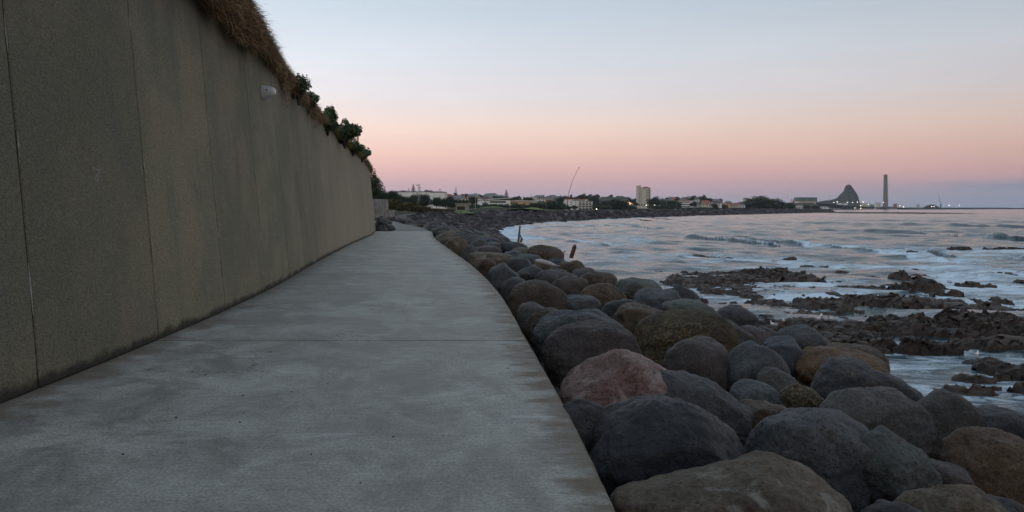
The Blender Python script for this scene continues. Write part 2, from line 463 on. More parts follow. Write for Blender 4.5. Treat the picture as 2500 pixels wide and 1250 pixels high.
sl = bpy.data.lights.new('sun', 'SUN'); sl.energy = .12; sl.angle = R(40); sl.color = (1, .80, .66)
so = bpy.data.objects.new('sun', sl); COL.objects.link(so); so.rotation_euler = (R(62), 0, R(24))

# ---------------------------------------------------------------- sea
REEFS = []
def build_sea():
    Ds = [11.0]
    while Ds[-1] < 8000: Ds.append(Ds[-1]*1.0052)
    D = np.array(Ds)[:, None]
    a = np.concatenate([np.linspace(-.28, -.04, 40)[:-1], np.linspace(-.04, .68, 560)[:-1], np.linspace(.68, .92, 40)])[None, :]
    X = D*a; Y = np.broadcast_to(D, X.shape).copy()
    H = np.zeros_like(X); foam = np.zeros_like(X)
    rs = np.random.RandomState(5); sp = .0052*D
    for k in range(64):
        lam = 1.1*(22/1.1)**rs.rand(); th = R(-100 + rs.normal()*32)
        w = sstep(2.2, 5., lam/np.maximum(sp, .0014*D*1.0))
        kx = math.cos(th)*2*math.pi/lam; ky = math.sin(th)*2*math.pi/lam
        s = np.sin(kx*X + ky*Y + rs.rand()*6.28)
        H += w*.0042*lam**.9*(s + .35*s*s)
    calm = np.where(Y < 75, sstep(10, 75, Y)*.6+.4, 1)
    H *= calm
    n_far = (fbm(np.stack([X.ravel()*.02, Y.ravel()*.035, 0*X.ravel()+3], 1), 3)).reshape(X.shape)
    H += .10*n_far*sstep(60, 200, Y)
    P = np.stack([X.ravel()*.045, Y.ravel()*.09, 0*X.ravel()], 1)
    n1 = fbm(P, 4).reshape(X.shape)
    P2 = np.stack([X.ravel()*.22, Y.ravel()*.4, 0*X.ravel()+8], 1)
    n2 = fbm(P2, 3).reshape(X.shape)
    foam += .17 + .42*n1 + .18*sstep(140, 70, Y)*(.6+n2)
    foam *= np.where(Y > 230, .55, 1)
    jx = fbm(np.stack([X.ravel()*.07, 0*X.ravel(), Y.ravel()*.004], 1), 2).reshape(X.shape)
    def crest(pp, A, w, foamlen, fs, jag=.5, lead=0.):
        q = [onz(x, y, SEA) for x, y in pp]; q.sort(key=lambda p: p[0])
        xs = [p[0] for p in q]; ds = [p[1] for p in q]
        Dc = np.interp(X, xs, ds) + jag*w*jx*1.2
        win = sstep(xs[0], xs[0]+.18*(xs[-1]-xs[0]), X)*(1-sstep(xs[-1]-.02*(xs[-1]-xs[0]), xs[-1], X)) if pp[-1][0] < 2490 else sstep(xs[0], xs[0]+.18*(xs[-1]-xs[0]), X)
        t_ = (Y - Dc)
        prof = np.where(t_ < 0, np.exp(-(t_/(w*.8))**2), np.exp(-(t_/(w*1.8))**2))
        nonlocal H, foam
        H = H + .68*A*win*prof*(1+.25*n1)
        if fs:
            band = sstep(-w*.25-lead, w*.2, t_)*(1-sstep(foamlen*.5, foamlen, t_))
            foam = foam*(1-.9*win*np.exp(-((t_+w*.8)/(w*.8))**2)) + fs*.9*win*band*(.85+.8*n1+.2*n2)
        else:
            foam = foam*(1-win*np.exp(-(t_/(2.5*w))**2))
    # swells and breakers
    crest([(1950,541),(2200,541),(2500,545),(2900,549)], .9, 8, 0, 0, .3)
    crest([(1900,546),(2100,549),(2300,553),(2500,559),(2900,570)], 1.25, 7, 0, 0, .3)
    crest([(1990,566),(2120,570),(2250,574),(2400,581),(2500,590),(2900,612)], 1.25, 4.6, 0, 0, .3)
    crest([(1500,553),(1560,556),(1590,560),(1640,562)], .8, 3.5, 22, 1.1)
    crest([(1290,556),(1400,556),(1500,552)], .3, 3, 12, .7)
    crest([(1650,582),(1700,584),(1760,586),(1815,591),(1850,601),(1900,606),(1960,602),(2020,607)], 1.0, 2.8, 13, .95)
    crest([(1960,604),(2020,609),(2100,616),(2180,621),(2260,628),(2330,634)], .55, 2.2, 15, 1.1)
    crest([(2260,628),(2300,640),(2360,652),(2430,662),(2500,676),(2700,700)], .30, 1.6, 22, .9)
    crest([(1225,585),(1330,590),(1420,596),(1500,604)], .22, 2., 9, .75)
    crest([(1430,617),(1560,622),(1680,636),(1780,644),(1900,650)], .18, 1.5, 6, .9)
    crest([(1640,660),(1850,668),(2010,676),(2100,690)], .08, 1.2, 4, .6)
    crest([(2130,706),(2250,716),(2380,742),(2500,770),(2700,800)], .10, 1., 7, .85)
    crest([(1780,752),(1900,738),(2050,735),(2250,720)], .05, .8, 2.2, .4)
    crest([(1940,640),(2050,645),(2150,655),(2300,668)], .12, 1.3, 5, .6)
    def zone(x0, x1, y0, y1, s):
        px_ = CX+F*X/Y; py_ = HY+(CH-SEA)*F/Y
        nonlocal foam
        foam = foam + s*sstep(x0-60, x0+60, px_+90*n1)*(1-sstep(x1-60, x1+60, px_))*sstep(y0-4, y0+5, py_+6*n1)*(1-sstep(y1-10, y1+10, py_+14*n1))
    zone(2200, 2900, 608, 710, .42); zone(1960, 2300, 604, 630, .22); zone(2330, 2900, 700, 765, .30)
    zone(1430, 2020, 618, 655, .34); zone(1225, 1600, 574, 616, .26); zone(1700, 2450, 655, 735, .20)
    zone(1230, 1480, 552, 575, .14); zone(2160, 2500, 780, 1000, .10)
    # wash against the beach
    sh = X - water_x(Y)
    foam += 1.2*np.exp(-((sh-2)/5.)**2)*(Y > 150)*(Y < 700)*(.5+n1)
    foam += .9*np.exp(-((sh-3)/4.)**2)*(Y > 210)*(Y < 275)
    foam += .22*((Y > 28) & (Y < 60))*sstep(14, 30, X)
    D1 = D[:, 0]
    for (cx_, cy_, rx_, ry_) in REEFS:
        a_, b_ = np.searchsorted(D1, [cy_-ry_-3.5, cy_+ry_+4]); sl_ = slice(a_, b_)
        dx = np.maximum(np.abs(X[sl_]-cx_)-rx_*.8, 0); dy = np.maximum(np.abs(Y[sl_]-cy_)-ry_*.8, 0)
        foam[sl_] += .09*np.exp(-(dx*dx+dy*dy)/1.6**2)*(1+1.2*n2[sl_])*(.35+.65*sstep(30, 55, cy_))
    V = np.stack([X, Y, SEA+H], -1).reshape(-1, 3)
    o = link_mesh('sea', V, grid_faces(X.shape[0], X.shape[1]), M['water'])
    at_ = o.data.attributes.new('foam', 'FLOAT', 'POINT'); at_.data.foreach_set('value', np.clip(foam, -.5, .95).ravel().astype(np.float32))
    tag(o, 'rippled dusk sea with breaking swell and foam', kind='structure')

# ---------------------------------------------------------------- ground
ridge_y = curve([(700,462),(900,466),(960,471),(1000,472),(1100,478),(1200,482),(1300,486),(1380,484),(1460,484),(1520,487),(1600,492),(1650,487),(1690,484),(1740,490),(1780,494),(1830,486),(1860,484),(1900,491),(2000,493),(2100,503),(2200,507),(2600,508)])
def land_h(X, Y):
    p = CX + F*X/Y
    D = Y
    Dr = np.interp(p, [900, 1250, 1900, 2100], [900, 1150, 1900, 3600])
    zr = CH + (HY - ridge_y(np.clip(p, 700, 2600)))*Dr/F - 3
    s = sstep(.74, .98, D/Dr)
    z = -.3 + (np.maximum(zr, 0)+.3)*s
    # bank behind the walls near the path
    v = pleft(np.minimum(Y, 340)) - X
    b = np.clip((v-1.2)*.30, 0, 2.0)*(1-sstep(170, 330, Y))*(v > 0)
    z = z + b
    # grassy mounds beside the promenade
    for (x, y, d, rw, rd, h) in ((1205,512,420,26,30,2.3),(1300,513,560,18,25,1.9),(1090,514,330,22,25,.9)):
        q = at(x, y, d); z = z + h*np.exp(-((X-q[0])/rw)**2-((Y-q[1])/rd)**2)
    z = np.where(D > 3300, np.maximum(1.0+0*z, np.minimum(z, 60)), z)
    return z
def build_land():
    Ds = [56.]
    while Ds[-1] < 7000: Ds.append(Ds[-1]*1.017)
    D = np.array(Ds)
    off = np.concatenate([[0, .3], np.geomspace(1.2, 3000, 90)])
    X = edge(D)[:, None] - off[None, :]*np.clip(D/260, .35, 1.)[:, None]; Y = np.broadcast_to(D[:, None], X.shape)
    Z = land_h(X, Y)
    onpath = (X > pleft(Y)-.3) & (Y < 340)
    Z = np.where(onpath, np.interp(Y, [56, 130, 240, 340], [-.25, -.3, -.4, -.5]), Z)
    Z = Z + np.where(onpath, 0, .25*fbm(np.stack([X.ravel()*.15, Y.ravel()*.15, 0*X.ravel()], 1), 3).reshape(X.shape))
    o = link_mesh('ground', np.stack([X, Y, Z], -1).reshape(-1, 3), grid_faces(*X.shape)[:, ::-1], M['land'])
    tag(o, 'scrubby coastal land rising to low hills', kind='structure')
    return o
build_land()

def bank_z(X, Y):
    e = edge(Y); w = water_x(Y)
    u = X - e; wid = np.maximum(w-e, 4)
    near = np.where(u < 5.6, -.75-.20*u, -1.87-(u-5.6)*(3.6/np.maximum(wid-5.6, 2)))
    far = np.interp(Y, [56, 240, 400], [-.5, -.4, -.35]) + (-4.9)*np.clip(u/wid, 0, 2)**1.0
    k = sstep(75, 150, Y)
    return near*(1-k) + far*k
def build_bank():
    Ds = list(np.arange(-10, 60, .6))
    while Ds[-1] < 3400: Ds.append(Ds[-1]*1.012)
    D = np.array(Ds)
    t = np.concatenate([[-.03], np.linspace(0, 1, 34), [1.15, 1.5, 2.2]])
    wid = (water_x(D)-edge(D))
    X = edge(D)[:, None] + t[None, :]*wid[:, None]; Y = np.broadcast_to(D[:, None], X.shape)
    Z = bank_z(X, Y) + .22*fbm(np.stack([X.ravel()*.6, Y.ravel()*.6, 0*X.ravel()], 1), 3).reshape(X.shape)
    Z = np.where(t[None, :] > 1.4, -7, Z)
    n = int((D < 120).sum())
    a = link_mesh('rock_bank', np.stack([X, Y, Z], -1)[:n].reshape(-1, 3), grid_faces(n, X.shape[1]), M['bank'])
    tag(a, 'dark rubble slope under the boulders', kind='structure')
    b = link_mesh('beach', np.stack([X, Y, Z], -1)[n-1:].reshape(-1, 3), grid_faces(len(D)-n+1, X.shape[1]), M['beach'])
    tag(b, 'sloping stony foreshore round the bay', kind='structure')
build_bank()
# low ground under and behind everything near
o = MB().box(-60, 60, -30, 60, -9.5, -7.5).build('sea_floor', M['bank']); tag(o, 'sea floor', kind='structure')

# terrace of earth behind the big wall
def build_terrace():
    D = np.arange(-12, 76, .8)
    off = np.array([.02, .3, 1., 2, 4, 8, 14, 24, 45])
    X = (wbase(D)-BAT*wtop(D)-.30)[:, None] - off[None, :]; Y = np.broadcast_to(D[:, None], X.shape)
    Z = wtop(D)[:, None] - .12 + .10*off[None, :]*np.ones_like(X) + .12*fbm(np.stack([X.ravel()*.5, Y.ravel()*.5, 0*X.ravel()], 1), 3).reshape(X.shape)
    o = link_mesh('earth_terrace', np.stack([X, Y, Z], -1).reshape(-1, 3), grid_faces(*X.shape)[:, ::-1], M['land'])
    tag(o, 'scrubby earth bank held by the big wall', kind='structure')
build_terrace()

# ---------------------------------------------------------------- path
def build_path():
    V = []; Fc = []; UV = []
    joints = [-10, -2.0, 3.1, 9.72, 19.5, 29.5, 38.5, 47.0, 55.6]
    def slab(y0, y1, z0, z1, g=.022, wide=None):
        ys = np.linspace(y0+g, y1-g, max(3, int((y1-y0)/(.09 if y1 < 20 else .3))))
        for i, y in enumerate(ys):
            xr = float(edge(y)); xl = float(pleft(y)) if y > 54 else float(wbase(y))-.1
            n = len(V)
            z = z0+(z1-z0)*(y-y0)/(y1-y0)
            b = .018+.016*abs(float(perlin(np.array([[y*2.3, .5, .5]]))[0]))+.03*max(0., float(perlin(np.array([[y*5.1, 7.5, .5]]))[0])-.32)*2
            xr += .006*float(perlin(np.array([[y*1.7, 3.5, .5]]))[0])
            prof = [(xr, z-.55), (xr, z-b), (xr-b, z), (xl, z), (xl, z-.55)]
            V.extend([(x, y, zz) for x, zz in prof])
            UV.extend([(xr-x, y) for x, zz in prof])
            if i:
                for k in range(4):
                    Fc.append([n-5+k, n-5+k+1, n+k+1, n+k])
            if i == 0: Fc.append([n, n+1, n+2, n+3, n+4])
            if i == len(ys)-1: Fc.append([n+4, n+3, n+2, n+1, n])
    def done(name, mat, label):
        o = link_mesh(name, V, [f[::-1] for f in Fc], mat, smooth=False)
        uv = o.data.uv_layers.new(name='UVMap')
        for l in o.data.loops: uv.data[l.index].uv = UV[l.vertex_index]
        tag(o, label, kind='structure')
        bm = bmesh.new(); bm.from_mesh(o.data); bmesh.ops.recalc_face_normals(bm, faces=bm.faces); bm.to_mesh(o.data); bm.free()
    for a, b in zip(joints[:-1], joints[1:]): slab(a, b, 0, 0)
    done('path', M['path'], 'grey concrete promenade curving along the wall')
    V.clear(); Fc.clear(); UV.clear()
    slab(55.65, 68, -.10, -.10); slab(68, 96, -.10, -.10); slab(96, 130, -.1, -.1); slab(130, 240, -.1, -.2); slab(240, 335, -.2, -.25)
    done('path_beyond', M['path_far'], 'darker older stretch of promenade beyond the step')
    m = MB(); ys = np.linspace(-11, 56, 90)
    o = link_mesh('path_bed', [(float(x), float(y), -.06) for y in ys for x in (wbase(y)-.2, edge(y)-.05)],
                  grid_faces(90, 2), M['foot'], smooth=False); tag(o, 'dark bed under the slabs', kind='structure')
build_path()
rd = random.Random(6)
_pb = None
for (x, y) in ((502,915),(712,957),(843,1010),(760,1110),(800,937),(595,1010),(586,1032),(593,966),(520,730),(960,1067),(1130,742),(300,1110),(1010,890),(430,1020),(1220,1010),(1240,900),(660,860),(880,1180)):
    q = onz(x, y, 0.); V, Fc = ico(2); P = V*(1+.3*perlin(V*1.7+x)[:, None])*np.array([.016, .011, .006])
    if _pb is None: _pb = link_mesh('pebble', P, Fc, simple('dark_pebble', (.03, .027, .025), .8)); o = _pb
    else: o = _pb.copy(); COL.objects.link(o)
    sc_ = rd.uniform(.35, .8); o.location = (q[0], q[1], .004); o.rotation_euler = (0, 0, rd.uniform(0, 6.28)); o.scale = (sc_, sc_, sc_)
    tag(o, 'tiny dark bit of grit lying on the concrete path', 'pebble', 'bits of grit on the path')

# ---------------------------------------------------------------- big wall
def build_wall():
    root = empty('retaining_wall', (-4.2, 8, 0), 'tall leaning concrete retaining wall running along the left of the path', 'wall')
    seams = [-11, -8.3, -5.6, -3., -.5, 2.0, 4.55, 7.1, 9.75, 12.5, 15.4, 18.2, 21., 23.8, 26.6]
    while seams[-1] < 72: seams.append(seams[-1]+2.85)
    rl = root.location
    def P(y, z, out=0.):   # point on the wall face
        x = wbase(y) - BAT*z + out
        return (float(x)-rl.x, float(y)-rl.y, float(z))
    for a, b in zip(seams[:-1], seams[1:]):
        g = .014; nc, nr = 15, 22
        ys = np.linspace(a+g, b-g, nc); V = []
        c = .012
        zs = None
        ys = np.concatenate([[a+g], np.linspace(a+g+c, b-g-c, nc-2), [b-g]])
        for i in range(nr):
            for j, y in enumerate(ys):
                tz = i/(nr-1); z = .02 + tz*(float(wtop(y))-.02)
                o_ = .004*float(math.sin(y*1.7+z*1.3)) 
                if j in (0, nc-1) or i in (0, nr-1): o_ -= c
                V.append(P(y, z, o_))
        Fc = [list(f) for f in grid_faces(nr, nc)]
        n = len(V)
        for i in range(nr):
            for j in (0, nc-1):
                z = V[i*nc+j][2]; V.append(P(ys[j], z, -.30))
        for i in range(nr-1):
            Fc.append([i*nc, (i+1)*nc, n+2*(i+1), n+2*i]); Fc.append([i*nc+nc-1, n+2*i+1, n+2*i+3, (i+1)*nc+nc-1])
        Fc.append([n+2*i for i in (nr-1,)] + [(nr-1)*nc+j for j in range(nc)] + [n+2*(nr-1)+1])
        Fc.append([n+2*(nr-1), n+2*(nr-1)+1, n+1, n])
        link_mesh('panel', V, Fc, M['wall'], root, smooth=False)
    ys = np.linspace(-11, 72, 120)
    V = []
    for y in ys:
        V += [P(y, -.3, -.03), P(y, .12, -.03)]
    link_mesh('footing', V, grid_faces(120, 2), M['foot'], root, smooth=False)
    V = []
    for y in ys: V += [P(y, 0, -.12), P(y, float(wtop(y))-.02, -.12)]
    link_mesh('backing', V, grid_faces(120, 2), M['gap'], root, smooth=False)
    # lime deposits squeezed out of the joints
    rr = random.Random(4)
    for s in seams[6:22]:
        m = MB(); z = rr.uniform(.2, 1.)
        segs = 0
        while z < 4.4 and segs < 7:
            L = rr.uniform(.12, .5); w = rr.uniform(.006, .016)
            k = 6; n = len(m.v)
            off = rr.choice((-1, 1))*rr.uniform(.004, .016)
            for i in range(k+1):
                zz = z+L*i/k; ww = w*(math.sin(math.pi*(i+.3)/(k+.6))+.15)*rr.uniform(.6, 1.3)
                m.v += [P(s+off-ww, zz, .0045), P(s+off+ww, zz, .0045)]
            for i in range(k): m.f.append([n+2*i, n+2*i+2, n+2*i+3, n+2*i+1])
            z += L + rr.uniform(.15, 1.4); segs += 1
        if m.v: m.build('lime_deposit', M['efflor'], root)
    # chalk marks: strokes on the wall face, given by where they sit in the photograph
    def onwall(x, y):
        lo, hi = 2., 60.
        for _ in range(50):
            d = (lo+hi)/2; q = at(x, y, d)
            if q[0] - (wbase(d)-BAT*q[2]) < 0: hi = d
            else: lo = d
        return at(x, y, d)
    def stroke(m, pts, w):
        ps = [Vector(onwall(*p)) + Vector((.006, 0, 0)) - rl for p in pts]
        n = len(m.v)
        for i, p in enumerate(ps):
            t_ = (ps[min(i+1, len(ps)-1)]-ps[max(0, i-1)]).normalized(); s_ = t_.cross(Vector((1, 0, BAT))).normalized()*w
            m.v += [tuple(p-s_), tuple(p+s_)]
        for i in range(len(ps)-1): m.f.append([n+2*i, n+2*i+1, n+2*i+3, n+2*i+2])
    m = MB()
    stroke(m, [(225,407),(228,417),(232,432)], .0035); stroke(m, [(225,407),(232,411),(238,415),(244,414)], .0035)
    stroke(m, [(237,416),(240,424),(243,434)], .003)
    stroke(m, [(229,432),(232,439),(237,445),(239,441),(239,434),(236,425),(234,426),(234,433)], .0035)
    m.build('chalk_scrawl', M['chalk'], root)
    m = MB()
    def q(x, y): return (600+x/4.4625, 420+y/4.4643)
    stroke(m, [q(285,345),q(287,400)], .012); stroke(m, [q(310,340),q(318,410)], .02)
    stroke(m, [q(290,440),q(302,505),q(318,528),(q(332,505)),q(328,440)], .012)
    stroke(m, [q(328,530),q(345,620),q(345,700),q(352,800)], .012)
    stroke(m, [q(265,560),q(285,635)], .012); stroke(m, [q(285,555),q(298,625)], .012); stroke(m, [q(362,545),q(368,620)], .010); stroke(m, [q(380,545),q(382,610)], .010)
    stroke(m, [q(285,700),q(330,650),q(372,735)], .012); stroke(m, [q(300,680),q(365,690)], .012); stroke(m, [q(325,720),q(332,790)], .012)
    m.build('chalk_figure', M['chalk_faint'], root)
    return onwall
onwall = build_wall()

# wall lamp
def build_lamp():
    p = onwall(640, 226)
    root = empty('wall_lamp', p, 'white oval bulkhead lamp high on the concrete wall', 'lamp')
    ay = .125; az = .155; dep = .26
    V = []; Fc = []; nu, nv = 24, 10
    for i in range(nv):
        t_ = i/(nv-1)
        for j in range(nu):
            a = 2*math.pi*j/nu; r = (1-t_**2.2*.45) if i < nv-1 else .3
            sx = dep*min(t_*1.03, 1.0)
            y = ay*math.copysign(abs(math.cos(a))**.8, math.cos(a))*r; z = az*math.copysign(abs(math.sin(a))**.85, math.sin(a))*r*(1-.22*t_) + .0*t_
            V.append((sx+.01, y*1.1, z+.02*t_))
    for i in range(nv-1):
        for j in range(nu): Fc.append([i*nu+j, i*nu+(j+1)%nu, (i+1)*nu+(j+1)%nu, (i+1)*nu+j])
    Fc.append([(nv-1)*nu+j for j in range(nu)])
    o = link_mesh('housing', V, Fc, M['lamp_metal'], root)
    # backing gasket
    m = MB(); m.tube([(-.03, 0, 0), (.012, 0, 0)], [.15, .15], 20); g = m.build('gasket', M['rubber'], root)
    m = MB(); m.tube([(.255, .0, .02), (.278, .0, .02)], [.075, .055], 16); m.build('lens', M['lamp_lens'], root)
    m = MB(); m.tube([(.14, -.12, .04), (.14, -.142, .04)], [.014, .012], 10); m.build('screw', M['rubber'], root)
build_lamp()

# ---------------------------------------------------------------- vegetation on the wall
def tone(o, vals):
    a = o.data.attributes.new('tone', 'FLOAT', 'FACE'); a.data.foreach_set('value', np.asarray(vals, np.float32))

def ribbon_mass(name, roots, dirs, lens, width, mat, parent=None, seg=4, grav=1.0, seed=0, loc=(0,0,0), side=None):
    """strands: start at roots, leave along dirs and bend down"""
    rs = np.random.RandomState(seed); n = len(roots)
    p = roots.copy(); d = dirs.copy(); step = (lens/seg)[:, None]
    V = np.zeros((n, seg+1, 2, 3)); s = rs.normal(size=(n, 3)); s[:, 0] *= .4; s[:, 2] *= .25
    s /= np.linalg.norm(s, axis=1)[:, None]
    for k in range(seg+1):
        w = width*(1-.8*k/seg)*(.6+.8*rs.rand(n))[:, None]
        V[:, k, 0] = p - s*w; V[:, k, 1] = p + s*w
        d = d + np.array([0, 0, -grav])*.30 + rs.normal(size=(n, 3))*.30
        d /= np.linalg.norm(d, axis=1)[:, None]
        p = p + d*step
    base = (np.arange(n)*(seg+1)*2)[:, None]
    fs = []
    for k in range(seg):
        fs.append(np.stack([base[:, 0]+2*k, base[:, 0]+2*k+1, base[:, 0]+2*k+3, base[:, 0]+2*k+2], 1))
    Fc = np.stack(fs, 1).reshape(-1, 4)
    o = link_mesh(name, V.reshape(-1, 3)-np.array(loc), Fc, mat, parent, smooth=False)
    tv = np.repeat(rs.rand(n)**1.2, seg); tone(o, tv[:len(o.data.polygons)])
    return o

mound_h = curve([(9,1.55),(12,1.5),(14,1.35),(16,1.12),(17.5,.85),(19,.62),(21,.36),(24,.20),(28,.14),(40,.16),(57,.18),(70,.2)])
mound_hang = curve([(9,.15),(12,.25),(13,.62),(14.2,.72),(15.5,.60),(17,.42),(18.5,.62),(19.7,.85),(21,.55),(23,.5),(25.6,.75),(27,.5),(29,.25),(36,.2),(57,.18),(70,.15)])
def grass_clump(y0, y1, n, label, mat, seed, width=.007, core=True, hangk=1., lift=1.):
    rs = np.random.RandomState(seed)
    yc = (y0+y1)/2; loc = (float(wbase(yc)-BAT*wtop(yc)), yc, float(wtop(yc)))
    root = empty('hanging_grass', loc, label, 'dry grass')
    y = y0+(y1-y0)*rs.rand(n)
    lump = .92+.75*fbm(np.stack([y*1.1, 0*y+seed, 0*y], 1), 3)
    h = mound_h(y)*lump*lift; hg = mound_hang(y)*hangk*(.8+.9*np.clip(fbm(np.stack([y*1.6, 0*y+seed+5, 0*y], 1), 3), -.5, 1))
    endf = np.clip(np.minimum((y-y0), (y1-y))/(.12*(y1-y0)), 0.15, 1)**.6
    ph = rs.rand(n)*1.75                # 0 = hanging face, 1.57 = top of the mound
    X0 = wbase(y)-BAT*wtop(y); Z0 = wtop(y)
    out = .10+.20*np.minimum(h, 1.0)
    r = (.86+.16*rs.rand(n))
    x = X0 + (out*np.cos(ph*.92))*r*endf - .62*h*np.sin(ph)*(ph > 0)*.55
    z = Z0 + h*np.sin(np.clip(ph, 0, 1.57))*r*endf - .05
    # lower fringe of strands springing from the hanging face
    fr = rs.rand(n) < .5
    z = np.where(fr, Z0 - hg*rs.rand(n)*.65*endf, z); x = np.where(fr, X0 + BAT*(Z0-z) + out*(.25+.6*rs.rand(n))*endf, x)
    roots = np.stack([x, y, z], 1)
    dirs = np.stack([.45+.3*rs.normal(size=n), .5*rs.normal(size=n), .15+.35*rs.normal(size=n)], 1)
    dirs[:, 2] = np.where(ph > 1.2, dirs[:, 2]+.5, dirs[:, 2]); dirs /= np.linalg.norm(dirs, axis=1)[:, None]
    lens = (.08+.24*rs.rand(n))*np.where(h > .5, 1.1, .8)
    ribbon_mass('strands', roots, dirs, lens, width, mat, root, 4, 1., seed, loc)
    if core:
        ny = int((y1-y0)/.18)+2; ys = np.linspace(y0, y1, ny); nv = 14
        e = np.clip(np.minimum(ys-y0, y1-ys)/(.12*(y1-y0)), 0, 1)**.6
        lum = .92+.75*fbm(np.stack([ys*1.1, 0*ys+seed, 0*ys], 1), 3)
        hh = mound_h(ys)*lum*lift*.86*e+.02; hgg = mound_hang(ys)*hangk*.38*(.8+.9*np.clip(fbm(np.stack([ys*1.6, 0*ys+seed+5, 0*ys], 1), 3), -.5, 1))*e+.02
        oo = (.10+.20*np.minimum(mound_h(ys)*lum, 1.0))*.8*e
        xs0 = wbase(ys)-BAT*wtop(ys); zs0 = wtop(ys)
        V = []
        for i in range(ny):
            V.append((xs0[i]+BAT*hgg[i]+.005, ys[i], zs0[i]-hgg[i]))
            V.append((xs0[i]+oo[i]*.8, ys[i], zs0[i]-hgg[i]*.6))
            for k in range(nv-3):
                ph_ = 1.57*k/(nv-4); V.append((xs0[i]+oo[i]*math.cos(ph_)-.34*hh[i]*math.sin(ph_), ys[i], zs0[i]+hh[i]*math.sin(ph_)-.05))
            V.append((xs0[i]-.9-hh[i], ys[i], zs0[i]-.1))
        V = np.array(V); V += .11*np.stack([fbm(V*3+k*9, 3) for k in range(3)], 1)*(np.arange(len(V)) % nv > 0)[:, None]
        Fc = grid_faces(ny, nv)
        c = link_mesh('thatch', V-np.array(loc), Fc, mat, root); tone(c, np.random.RandomState(seed).rand(len(c.data.polygons))*.45)
    return root
grass_clump(9.0, 18.6, 30000, 'big shaggy mound of dry brown grass spilling over the wall top', M['straw'], 11)
grass_clump(18.0, 24.4, 9000, 'fringe of dry brown grass hanging down beyond the lamp', M['straw'], 12, lift=.75)
grass_clump(24.0, 29.5, 5000, 'ragged hanging tuft of pale dry grass below the green bushes', M['straw'], 13, hangk=1.1)
grass_clump(29.0, 44.0, 6500, 'low strip of yellowed grass along the middle of the wall top', M['straw_green'], 14, width=.010)
grass_clump(43.6, 60.0, 5000, 'rusty brown grass along the far end of the wall top', M['straw'], 15, width=.012)

def leaf_cloud(n, lobes, size, seed, flat=.0):
    """small folded leaves spread through overlapping lobes: returns V,F,tones"""
    rs = np.random.RandomState(seed); L = np.array(lobes, float)   # x,y,z,rx,ry,rz
    wts = (L[:, 3]*L[:, 4]*L[:, 5]); idx = rs.choice(len(L), n, p=wts/wts.sum())
    d = rs.normal(size=(n, 3)); d /= np.linalg.norm(d, axis=1)[:, None]
    rad = rs.rand(n)**.42
    rad *= 1+.30*fbm(d*2.2+idx[:, None]*3.1, 3)
    P = L[idx, :3] + d*L[idx, 3:]*rad[:, None]
    nr = d*.8 + rs.normal(size=(n, 3))*.7 + np.array([0, 0, .35]); nr /= np.linalg.norm(nr, axis=1)[:, None]
    a = np.cross(nr, rs.normal(size=(n, 3))); a /= np.linalg.norm(a, axis=1)[:, None]; b = np.cross(nr, a)
    s = (size*(.6+.8*rs.rand(n)))[:, None]
    V = np.stack([P-a*s, P-b*s*.5+nr*s*.15, P+a*s, P+b*s*.5+nr*s*.15], 1).reshape(-1, 3)
    Fc = np.arange(4*n).reshape(-1, 4)
    tn = np.clip(.5+.55*fbm(P*(1.6/np.mean(L[:, 3])), 3)+.25*rs.normal(size=n)*.8, 0, 1)
    return V, Fc, tn

def shrub(x, y, d, w, h, label, seed, leafsize=.045, n=2600, mat='leaf'):
    """x,y = where its foot shows in the photo, d = distance"""
    w *= .85; h *= .85; p = at(x, y, d)+np.array([-.04, .2, .12]); root = empty('coastal_shrub', p, label, 'shrub')
    rs = np.random.RandomState(seed); lobes = []; stems = MB()
    k = 16
    for i in range(k):
        a = rs.rand()*6.28; q = rs.rand()
        c = (math.cos(a)*w*.5*q, math.sin(a)*w*.5*q, h*(.05+.75*rs.rand()*(1-.4*q)))
        r = h*(.20+.14*rs.rand()); lobes.append((*c, r*1.1, r*1.1, r))
        stems.tube([(0, 0, -.3), (c[0]*.4, c[1]*.4, c[2]*.5), c], [.03, .02, .006], 5)
    for i in range(6):
        a = rs.rand()*6.28; c = (math.cos(a)*w*.4*rs.rand(), math.sin(a)*w*.4, h*(.72+.25*rs.rand()))
        lobes.append((*c, h*.09, h*.09, h*.16))
    stems.build('stem', M['bark'], root)
    V, Fc, tn = leaf_cloud(int(n*2.2), lobes, leafsize, seed)
    o = link_mesh('foliage', V, Fc, M[mat], root, smooth=False); tone(o, tn)
    return root
shrub(728, 238, 21.5, .9, .65, 'small dark green bush peeping over the dry grass above the lamp', 21, .035, 1500)
shrub(752, 262, 24.5, .7, .5, 'tiny dark bush just before the two taller bushes on the wall', 22, .035, 900)
shrub(800, 318, 29.5, 1.1, .95, 'dark green bush with a leafy top, first of the tall pair on the wall', 23, .045, 2600)
shrub(842, 352, 34, 1.25, 1.1, 'tallest dark green bush with an upright sprig on the wall top', 24, .05, 3600)
shrub(862, 372, 39, 1.2, .7, 'low dark bush trailing down behind the tallest one', 25, .05, 1800)
shrub(884, 388, 44.5, 1.0, .65, 'rounded green bush near the far end of the wall', 26, .05, 1600)
shrub(911, 478, 63, 1.4, 2.2, 'dark bush standing behind the far end of the tall wall', 27, .07, 2200)

